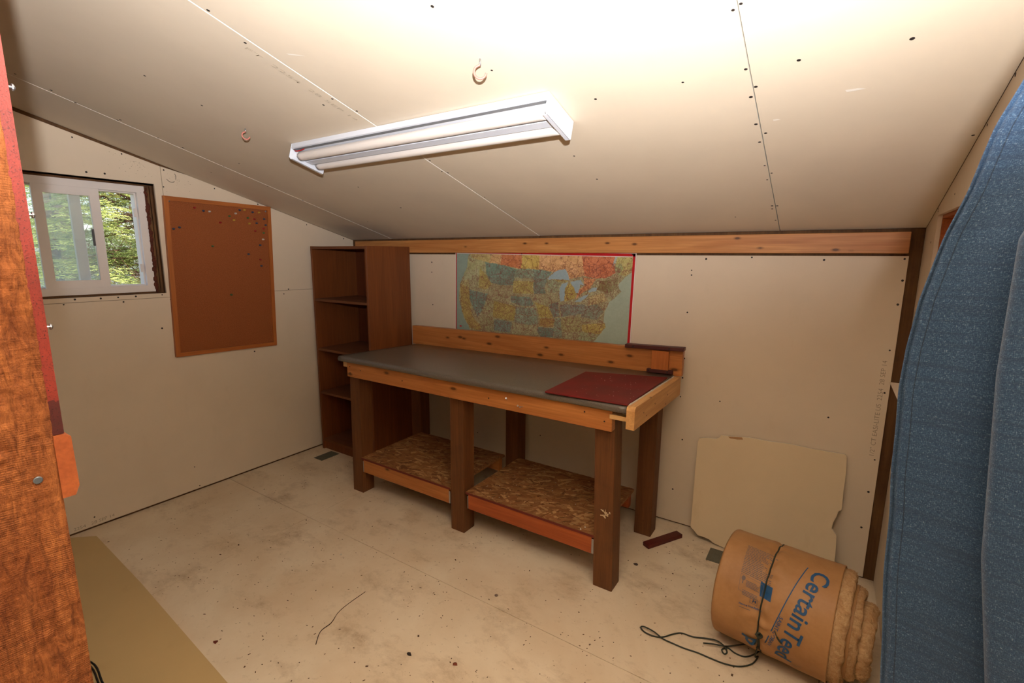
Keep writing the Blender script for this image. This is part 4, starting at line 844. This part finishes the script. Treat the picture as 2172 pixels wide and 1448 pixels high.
def coil(s0, s1, ro, ri, seed, cy=0, czz=0, paper=False, amp=.006):
    bm = bmesh.new(); prof = [(s0, ro)]; w = (ro-ri)/2
    st = s1-min(w, s1-s0)*.9
    for t in np.linspace(0, 1, 5)[1:]: prof.append((s0+(st-s0)*t, ro))
    for a in np.linspace(0, math.pi, 11)[1:-1]: prof.append((st+math.sin(a)*(s1-st), (ro+ri)/2+w*math.cos(a)))
    prof += [(st, ri), (s0, ri)]; NP = 240; rows = []
    for i in range(NP):
        ph = 2*math.pi*i/NP; row = []
        for s, r in prof:
            q = (math.cos(ph)*r*38, math.sin(ph)*r*38, s*38+seed); q2 = (math.cos(ph)*r*110, math.sin(ph)*r*110, s*110+seed)
            d = 0 if paper and s < st else amp*.55*noise.noise(q)+amp*.7*noise.noise(q2); ds = 0 if s <= s0+.002 else amp*1.3*noise.noise((q[1], q[2], q[0]))
            p = ra+ax*(s+ds)+(ru*math.cos(ph)+rw*math.sin(ph))*(r+d)+Vector((0, cy, czz)); row.append(bm.verts.new((p.x, p.y, max(p.z, .002))))
        rows.append(row)
    n = len(prof)
    for i in range(NP):
        A, Bv = rows[i], rows[(i+1) % NP]
        for k in range(n): bm.faces.new((A[k], Bv[k], Bv[(k+1) % n], A[(k+1) % n]))
    return bm
obj('insulation_layer', coil(.345, .405, .1865, .150, 1), M['fluff'], roll, True)
obj('insulation_layer', coil(.350, .437, .152, .118, 7, .004, -.012), M['fluff'], roll, True)
obj('insulation_layer', coil(.350, .474, .124, .070, 13, .0, -.024, amp=.008), M['fluff'], roll, True)
obj('insulation_layer', coil(.350, .452, .074, .010, 19, .0, -.024), M['fluff'], roll, True)
obj('inner_paper', coil(.350, .415, .1545, .1525, 3, .002, -.008, True, .001), M['kraft'], roll, True)
obj('insulation_layer', coil(-.002, .02, .186, .06, 23, amp=.004), M['fluff'], roll, True)
bm = bmesh.new(); rgf = random.Random(11)
for (s0, s1, r0, r1, dy, dz) in ((.372, .402, .160, .188, 0, 0), (.412, .436, .124, .152, .004, -.012), (.446, .474, .084, .124, 0, -.024)):
    for i in range(1100):
        ph = rgf.uniform(0, 2*math.pi); t_ = rgf.random(); s = s0+(s1-s0)*t_; r = r1 if t_ < .6 else r1-(r1-r0)*rgf.random()*(t_-.6)*2
        p = ra+ax*s+(ru*math.cos(ph)+rw*math.sin(ph))*(r-.001)+Vector((0, dy, dz))
        d = (ax*rgf.uniform(-.6, 1)+(ru*math.cos(ph)+rw*math.sin(ph))*rgf.uniform(.1, .9)+(rw*math.cos(ph)-ru*math.sin(ph))*rgf.uniform(-1, 1)).normalized()*rgf.uniform(.004, .011)
        w_ = d.orthogonal().normalized()*rgf.uniform(.0004, .0011)
        if (p+d).z < .003 or p.z < .003: continue
        bm.faces.new([bm.verts.new(q) for q in (p+w_, p-w_, p+d)])
o = obj('loose_fibres', bm, M['fluff'], roll); o['kind'] = 'stuff'
# printing on the paper
def wrap_text(s, mat, p0, p1, height, name='lettering', lift=.0020, bold=.0):
    """baseline from p0 to p1 in (axis, arc) surface coordinates"""
    me = text_mesh(s, 1.0, 0, bold, 0.0)
    bm = bmesh.new(); bm.from_mesh(me); bpy.data.meshes.remove(me)
    xs = [v.co.x for v in bm.verts]; x0, x1 = min(xs), max(xs); cap = .70
    d = Vector((p1[0]-p0[0], p1[1]-p0[1])); L = d.length; d.normalize(); u = Vector((-d.y, d.x))
    bmesh.ops.triangulate(bm, faces=bm.faces)
    for _ in range(6):
        lng = [e for e in bm.edges if (e.verts[0].co-e.verts[1].co).length > .10]
        if not lng: break
        bmesh.ops.subdivide_edges(bm, edges=lng, cuts=1); bmesh.ops.triangulate(bm, faces=bm.faces)
    for v in bm.verts:
        a = (v.co.x-x0)/(x1-x0)*L; b = v.co.y/cap*height
        v.co = cyl(p0[0]+d.x*a+u.x*b, p0[1]+d.y*a+u.y*b, lift)
    return obj(name, bm, mat, roll)
def wrap_quad(pts, mat, name, lift=.0006, n=10):
    bm = bmesh.new(); a, b, c, d = [Vector(p) for p in pts]; g_ = [[bm.verts.new(cyl(*((a.lerp(b, i/n)).lerp(d.lerp(c, i/n), j/n)), lift)) for j in range(n+1)] for i in range(n+1)]
    for i in range(n):
        for j in range(n): bm.faces.new((g_[i][j], g_[i+1][j], g_[i+1][j+1], g_[i][j+1]))
    return obj(name, bm, mat, roll)
wrap_text('Certain', M['blue'], (.291, .262), (.2455, .046), .052, 'blue_lettering', bold=.014)
wrap_text('Teed', M['blue'], (.2450, .043), (.216, -.094), .052, 'blue_lettering', bold=.014)
def line(p0, p1, w, mat, name='printed_line', n=24, lift=.0006):
    bm = bmesh.new(); d = Vector((p1[0]-p0[0], p1[1]-p0[1])).normalized(); u = Vector((-d.y, d.x))*w/2; prev = None
    for i in range(n+1):
        q = Vector(p0).lerp(Vector(p1), i/n); cur = (bm.verts.new(cyl(q.x+u.x, q.y+u.y, lift)), bm.verts.new(cyl(q.x-u.x, q.y-u.y, lift)))
        if prev: bm.faces.new((prev[0], prev[1], cur[1], cur[0]))
        prev = cur
    return obj(name, bm, mat, roll)
line((.268, .264), (.185, -.062), .0032, M['blue'])
wrap_text('SAINT-GOBAIN', M['blue'], (.220, .064), (.192, -.064), .0115, 'small_lettering', bold=.01)
wrap_text('p', M['blue'], (.128, -.064), (.118, -.100), .046, 'blue_lettering', bold=.03)
wrap_quad([(.145, .148), (.150, .100), (.186, .094), (.184, .142)], M['blue'], 'blue_emblem')
bm = bmesh.new(); rg_ = random.Random(3)
def dash(bm, s0, s1, a0, a1, w):
    n = max(1, int((s1-s0)/.012)); prev = None
    for i in range(n+1):
        t = i/n; s = s0+(s1-s0)*t; a = a0+(a1-a0)*t; cur = (bm.verts.new(cyl(s, a+w/2, .0007)), bm.verts.new(cyl(s, a-w/2, .0007)))
        if prev: bm.faces.new((prev[0], prev[1], cur[1], cur[0]))
        prev = cur
for i in range(19):
    a = .268-i*.0062; s = .072+i*.0003
    while s < .172:
        l = rg_.uniform(.004, .016)
        if not (i in (4, 8, 9) and s > .13) and not (.152 < s < .166): dash(bm, s, min(s+l, .176), a-(s-.072)*.10, a-(min(s+l, .176)-.072)*.10, .0030)
        s += l+rg_.uniform(.001, .0025)
for (s0, s1, a0, rows_) in ((.100, .148, .132, 5), (.094, .146, .098, 4)):
    for i in range(rows_): dash(bm, s0+.0005*i, s1-.01*rg_.random(), a0-i*.0045, a0-i*.0045-.004, .0024)
o = obj('fine_print', bm, M['greyink'], roll); o['kind'] = 'stuff'
bm = bmesh.new(); c0 = (.090, .137); ring = [(c0[0]+.0065*math.cos(a), c0[1]+.0085*math.sin(a)) for a in np.linspace(0, 6.283, 19)[:-1]]
bm.faces.new([bm.verts.new(cyl(s, a, .0008)) for s, a in ring]); dash(bm, .0885, .0915, .124, .124, .012); obj('tree_emblem', bm, M['greyink'], roll)
bm = bmesh.new(); fr = [(.079, .150), (.156, .138), (.155, .080), (.082, .094)]
for i in range(4):
    p, q = Vector(fr[i]), Vector(fr[(i+1) % 4]); n = 12; u = Vector((-(q-p).y, (q-p).x)).normalized()*.0005
    pts = [(p.lerp(q, k/n)) for k in range(n+1)]
    for k in range(n): bm.faces.new([bm.verts.new(cyl(*(v_), .0007)) for v_ in (pts[k]+u, pts[k]-u, pts[k+1]-u, pts[k+1]+u)])
obj('printed_box', bm, M['greyink'], roll)
for p, q in (((.124, .088), (.146, .084)), ((.124, .088), (.124, .066)), ((.124, .066), (.147, .062)), ((.146, .084), (.147, .062))): line(p, q, .0016, M['greyink'], 'icon_outline', 6)
wrap_text('H', M['blue'], (.132, .070), (.142, .069), .010, 'icon_letter', bold=.03)
wrap_text('Home Insulation', M['blue'], (.092, .048), (.165, .052), .0075, 'small_lettering', bold=.012)
line((.093, .040), (.130, .040), .0022, M['greyink'])
for p, q in (((.262, -.118), (.296, -.118)), ((.262, -.124), (.280, -.124)), ((.285, -.11), (.300, -.104))): line(p, q, .0020, M['greyink'])
# cord tied round the roll and its loose loops on the floor
cord = thing('cord', 'thin dark green cord tied around the insulation roll with loops trailing on the floor', 'cord', (3.0, -.80, 0))
M['cord'] = flat('dark_cord', lin(44, 48, 36), .6, var=.3, sc=400)
pts = [cyl(.159+.006*min(1, max(0, ph/1.9)), ph*RR, .0012) for ph in np.linspace(-.15, 2*math.pi-.15, 90)]
bm = bmesh.new(); tube(bm, [Vector((p.x, p.y, max(p.z, .003))) for p in pts], .0027, 8, closed=False); obj('tied_loop', bm, M['cord'], cord, True)
kn = cyl(.166, -.169*RR, .008)
bm = bmesh.new()
for k in range(3):
    e = Euler((k*1.1, k*.7, k*.4)).to_matrix(); tube(bm, [kn+e @ Vector((math.cos(a)*.010, math.sin(a)*.007, .003*math.sin(2*a))) for a in np.linspace(0, 2*math.pi, 17)[:-1]], .0028, 7, closed=True)
obj('knot', bm, M['cord'], cord, True)
z = .004
l1 = [tuple(kn), tuple(cyl(.163, -.09, .008)), (3.100, -.800, .028), (3.108, -.775, .012), (3.094, -.815, .006), (3.059, -.850, z), (3.015, -.867, z), (2.967, -.871, z), (2.917, -.871, z), (2.867, -.877, z), (2.823, -.877, z), (2.787, -.878, .007), (2.752, -.868, .012), (2.712, -.866, .014), (2.700, -.873, .010), (2.722, -.884, .006), (2.762, -.880, .004), (2.790, -.862, z), (2.811, -.834, z), (2.840, -.806, z), (2.884, -.800, z), (2.932, -.782, .007), (2.966, -.779, .012), (2.993, -.788, .010), (3.008, -.808, .005), (3.000, -.821, .004), (2.990, -.808, .007), (3.006, -.786, .006), (3.035, -.795, z), (3.067, -.792, z), (3.095, -.763, .006), (3.112, -.742, .02), tuple(cyl(.160, -.10, .007))]
bm = bmesh.new(); tube(bm, smooth(l1, 7), .0026, 8); obj('trailing_loop', bm, M['cord'], cord, True)
l2 = [tuple(kn), tuple(cyl(.155, -.085, .009)), (3.075, -.748, .030), (3.04, -.760, .016), (3.001, -.788, .012), (2.96, -.806, .014), (2.925, -.82, .012)]
bm = bmesh.new(); tube(bm, smooth(l2, 7), .0026, 8); obj('loose_end', bm, M['cord'], cord, True)
bm = bmesh.new(); tube(bm, smooth([tuple(cyl(.212, .010, .002)), tuple(cyl(.216, .000, .003)), tuple(cyl(.221, -.010, .003)), tuple(cyl(.228, -.020, .002)), tuple(cyl(.236, -.028, .001))], 5), [.0012]*10+[.0030]*11, 7); obj('dark_tear', bm, M['cord'], cord, True)
# ================================================================ SMALL THINGS ON THE FLOOR
bm = bmesh.new(); a = math.atan2(.202, .117); L = .232
hexa(bm, [(Matrix.Rotation(a, 3, 'Z') @ Vector(v)) + Vector((2.537, -.314, 0)) for v in ((0, -.021, .0005), (L, -.021, .0005), (L, .021, .0005), (0, .021, .0005), (0, -.021, .021), (L, -.021, .021), (L, .021, .021), (0, .021, .021))], .0015)
one('wood_stick', 'short dark red painted stick lying on the floor by the rear post', 'stick', bm, flat('stick_paint', lin(92, 30, 24), .45, var=.35), (2.60, -.21, 0))
M['vent'] = flat('vent_metal', lin(112, 112, 98), .6, .3, var=.3)
def vent(x0, x1, y0, y1, label, along):
    t = thing('floor_vent', label, 'vent', ((x0+x1)/2, (y0+y1)/2, 0))
    bm = bmesh.new()
    box(bm, (x0, y0, .0002), (x1, y1, .0016)); obj('plate', bm, M['vent'], t)
    n = 9
    for k in range(n):
        bm = bmesh.new()
        if along == 'y': xx = x0+(x1-x0)*(k+.6)/(n+.2); box(bm, (xx-.002, y0+.008, .0015), (xx+.002, y1-.008, .0030))
        else: yy = y0+(y1-y0)*(k+.6)/(n+.2); box(bm, (x0+.008, yy-.002, .0015), (x1-.008, yy+.002, .0030))
        obj('slat', bm, M['vent'], t)
vent(.158, .252, -.575, -.425, 'small grey metal floor vent in front of the bookcase', 'x')
vent(2.815, 2.935, -.250, -.132, 'small grey metal floor vent half hidden by the insulation roll', 'y')
bm = bmesh.new(); prism(bm, [(.128, -1.831), (.75, -1.858), (1.9, -1.930), (1.9, -2.36), (.012, -2.36), (.012, -1.936)], 'z', .0002, .0125)
M['sheet2'] = drywall('floor_sheet_paper', (196, 168, 118), .3)
one('floor_plasterboard', 'yellowish drywall sheet lying flat on the floor at lower left', 'drywall', bm, M['sheet2'], (1.0, -2.1, 0))
bm = bmesh.new(); zz = .0155
tube(bm, smooth([(.78, -2.33, zz), (.95, -2.215, zz), (1.111, -2.139, zz), (1.265, -2.149, zz), (1.42, -2.142, zz), (1.6, -2.17, zz), (1.75, -2.24, zz)], 6), .003, 8)
tube(bm, smooth([(.78, -2.345, zz), (.95, -2.23, zz), (1.111, -2.150, zz), (1.265, -2.158, zz), (1.42, -2.152, zz), (1.6, -2.19, zz), (1.75, -2.26, zz)], 6), .003, 8)
one('electric_cable', 'black double cable lying on the floor panel beside the door post', 'cable', bm, flat('black_cable', lin(30, 28, 26), .5), (1.1, -2.14, .0125), None, True)
bm = bmesh.new(); tube(bm, smooth([(1.695, -1.634, .0014), (1.655, -1.585, .003), (1.652, -1.533, .004), (1.626, -1.481, .003), (1.617, -1.42, .002), (1.617, -1.332, .0014)], 5), [.0016]*13+[.0011]*13, 6)
one('twig', 'thin dark curved twig on the open floor in front of the bench', 'twig', bm, flat('twig_bark', lin(70, 48, 36), .9), (1.64, -1.48, 0))
def leafbit(x, y, s, lab, c, seed):
    rg2 = random.Random(seed); bm = bmesh.new(); n = 7; cen = bm.verts.new((x, y, .0035)); rim = [bm.verts.new((x+s*math.cos(k*2*math.pi/n)*rg2.uniform(.6, 1.3), y+s*math.sin(k*2*math.pi/n)*rg2.uniform(.5, 1.1), rg2.uniform(.0004, .004))) for k in range(n)]
    for k in range(n): bm.faces.new((cen, rim[k], rim[(k+1) % n]))
    geo = bmesh.ops.extrude_face_region(bm, geom=bm.faces[:]); 
    for v in [g for g in geo['geom'] if isinstance(g, bmesh.types.BMVert)]: v.co.z = max(v.co.z-.0008, .0001)
    one('dry_flake', lab, 'debris', bm, flat('flake_%d' % seed, c, .8), (x, y, 0), 'dry flakes scattered on the floor')
FLK = [(1.367, -1.839, .011, 'reddish-brown flake on the floor near the edge of the yellowish panel', lin(104, 44, 26)),
 (2.193, -1.41, .009, 'rust-brown flake alone in the middle of the foreground floor', lin(112, 52, 30)),
 (2.544, -.479, .012, 'dark grey crumpled flake beside the right front post of the bench', lin(70, 56, 50)),
 (1.301, -1.217, .008, 'whitish flake on the open floor left of the bench', lin(206, 196, 180)),
 (2.109, -1.032, .009, 'grey-brown flake on the floor in front of the middle post', lin(120, 100, 88)),
 (2.024, -1.471, .010, 'black sliver-like flake in the foreground floor', lin(48, 38, 32))]
for i, (x, y, s, lab, c) in enumerate(FLK): leafbit(x, y, s, lab, c, i+1)
# ================================================================ CURTAIN in the doorway
cur = thing('curtain', 'blue woven curtain gathered at the right side of the doorway', 'curtain', (3.36, -2.11, .04))
def cloth_mat():
    t = NT('blue_slub_cloth'); uv = t.n('ShaderNodeUVMap', uv_map='weave')
    def mp(sx, sy): m_ = t.n('ShaderNodeMapping'); m_.inputs['Scale'].default_value = (sx, sy, 1); t.l(uv.outputs[0], m_.inputs['Vector']); return m_.outputs[0]
    wx = t.noise(mp(1900, 420), 1, 2, .6, 0); wy = t.noise(mp(420, 1900), 1, 2, .6, 0); fine = t.noise(mp(2600, 2600), 1, 2)
    big = t.noise(mp(9, 14), 1, 3); band = t.noise(mp(6, 190), 1, 3)
    th = t.math('MAXIMUM', wx, wy)
    c = t.mix(t.ramp(th, [(.50, BW_[0]), (.68, BW_[1])]), lin(32, 58, 88), lin(60, 92, 122))
    c = t.mix(t.ramp(t.math('MULTIPLY', wx, wy), [(.32, BW_[0]), (.42, (.5,)*3)]), c, lin(150, 162, 168)); c = t.mix(t.ramp(band, [(.45, BW_[0]), (.62, (.55,)*3)]), c, lin(34, 54, 80)); su = t.n('ShaderNodeSeparateXYZ'); t.l(mp(1, 1), su.inputs[0]); hem = t.math('COMPARE', su.outputs[0], .0125); hem.node.inputs[2].default_value = .0004; c = t.mix(t.math('MULTIPLY', hem, .6), c, lin(16, 26, 40)); c = t.mix(t.ramp(fine, [(.5, BW_[0]), (.8, (.5,)*3)]), c, lin(24, 38, 56))
    t.bump(t.math('ADD', th, t.math('MULTIPLY', fine, .6)), .55, .0012); t.b.inputs['Sheen Weight'].default_value = .15; return t.out(c, .75, 0, .25)
M['cloth'] = cloth_mat()
zl = np.array([.03, 1.094, 1.160, 1.225, 1.287, 1.354, 1.389, 1.426, 1.475, 1.508, 1.551, 1.577, 1.66, 1.75, 1.85, 1.95])
xl = np.array([3.272, 3.270, 3.264, 3.260, 3.256, 3.2535, 3.254, 3.257, 3.267, 3.276, 3.285, 3.294, 3.326, 3.366, 3.414, 3.450])
zf_ = np.array([.03, 1.131, 1.246, 1.381, 1.471, 1.6, 1.75, 1.95]); xf_ = np.array([3.332, 3.330, 3.313, 3.3035, 3.3025, 3.345, 3.41, 3.47])
def curtain_mesh():
    bm = bmesh.new(); uvl = bm.loops.layers.uv.new('weave'); rows = []; NZ, NA, NB, NC = 300, 46, 8, 34
    for j in range(NZ+1):
        z = .035+(1.95-.035)*j/NZ; x0 = np.interp(z, zl, xl); xf = np.interp(z, zf_, xf_); xe = 3.482; low = max(0, 1.2-z)
        x0 = x0+.0012*noise.noise((0, 0, z*18)); xr = min(xf+.030, xe-.004); row = []; u = 0; last = None
        P = []
        for k in range(NA+1):
            t = k/NA; x = x0+(xr-x0)*t
            y = -2.100+.006*math.sin(t*5.2+.6)*min(1, (z+.3))-.004*math.sin(t*math.pi)+.0016*noise.noise((t*3, z*11, 1.)) - .010*(1-t)**6*0
            y += .0045*math.exp(-((t-.02)/.02)**2)
            P.append((x, y))
        for k in range(1, NB+1):
            a = math.pi*k/NB; P.append((xr+.004*math.sin(a)-(xr-xf)*0*k/NB, -2.1115+.0105*math.cos(a)+(P[NA][1]+2.100)))
        for k in range(1, 13): t = k/12; P.append((xr+(xf-xr)*t, -2.122-.004*t))
        for k in range(1, NB+1):
            a = math.pi*k/NB; P.append((xf-.0035*math.sin(a), -2.1315+.0055*math.cos(a)))
        yb2 = P[-1][1]
        for k in range(1, NC+1):
            t = k/NC; P.append((xf+(xe-xf)*t, yb2-.012*math.sin(t*4.4)+.02*t*t+.0014*noise.noise((t*4, z*7, 9.))))
        for (x, y) in P:
            if last: u += math.hypot(x-last[0], y-last[1])
            last = (x, y); v = bm.verts.new((x, y, z)); row.append((v, u))
        rows.append((row, z))
    for (A, za), (Bv, zb) in zip(rows[:-1], rows[1:]):
        for k in range(len(A)-1):
            f = bm.faces.new((A[k][0], A[k+1][0], Bv[k+1][0], Bv[k][0]))
            for lp, (uu_, v_) in zip(f.loops, ((A[k][1], za), (A[k+1][1], za), (Bv[k+1][1], zb), (Bv[k][1], zb))): lp[uvl].uv = (uu_, v_)
    return bm
o = obj('fabric', curtain_mesh(), M['cloth'], cur, True)
md = o.modifiers.new('thickness', 'SOLIDIFY'); md.thickness = .0012; md.offset = 0
obj('rod', B((3.44, -2.118, 1.952), (3.4915, -2.106, 1.964)), M['zinc'], cur)
# ================================================================ PRINTING ON THE DRYWALL
def stamp(s, origin, adv, up, length, height, parent, mat='print'):
    me = text_mesh(s, 1.0, 0, -.006, 0.0); xs = [v.co.x for v in me.vertices]; x0, x1 = min(xs), max(xs); o3, a3, u3 = Vector(origin), Vector(adv), Vector(up)
    for v in me.vertices: v.co = o3+a3*((v.co.x-x0)/(x1-x0)*length)+u3*(v.co.y/.7*height)
    return obj('printed_lettering', me, M[mat], parent)
stamp('1/2" CT EASI-LITE US  2254  28 SEP 14', (3.430, -.0006, .598), (0, 0, 1), (-1, 0, 0), .430, .0175, wall_back)
stamp('2254   28 SEP 14', (.0006, -1.886, .022), (0, 1, .03), (0, 0, 1), .175, .0165, wall_left)
sl_ = Vector((0, 1, -SL)).normalized()
stamp('FT  2254  28 SEP 14', (1.655, -1.700, cz(-1.700)-.0029), sl_, (1, 0, 0), .42, .016, ceiling, 'printc')
# scuffs, gouges
bm = bmesh.new()
for (x, y, a, l, w) in ((3.20, -1.02, .1, .022, .006), (3.02, -.93, .2, .010, .005), (1.79, -1.62, .5, .03, .003)):
    c, s = math.cos(a), math.sin(a); f = [bm.verts.new((x+dx*l*c-dy*w*s, y+dx*l*s+dy*w*c, cz(y+dx*l*s+dy*w*c)-.0006-(clow(x)))) for dx, dy in ((-1, -.6), (.2, -1), (1, -.2), (.3, .4), (-.8, 1))]; bm.faces.new(f)
obj('scuff_mark', bm, M['gyp'], ceiling)
def web(parent, pts, r):
    bm = bmesh.new()
    for q in pts: tube(bm, smooth(q, 5), r, 4)
    return bm
c0 = Vector((.0015, -1.245, 1.892))
q = [[c0+Vector((0, .026*math.cos(a)+random.uniform(-.001, .001), .030*math.sin(a))) for a in np.linspace(a0, a1, 7)] for a0, a1 in ((-2.6, -.9), (-.4, .7))]
obj('cobweb_strand', web(wall_left, q, .0012), M['screw'], wall_left)
bm = bmesh.new(); rg3 = random.Random(5)
for i in range(90):
    y = rg3.choice((rg3.uniform(-1.53, -1.35), rg3.gauss(-1.2, .03), rg3.gauss(-1.40, .03))); z = cz(y)-.035-rg3.expovariate(30); s = rg3.uniform(.0006, .0017); a = rg3.uniform(0, 3.1)
    f = [bm.verts.new((.0008, y+s*math.cos(a+b)*1.7, z+s*math.sin(a+b))) for b in (0, 1.3, 2.9, 4.4)]; bm.faces.new(f)
o = obj('dust_specks', bm, M['print'], wall_left); o['kind'] = 'stuff'
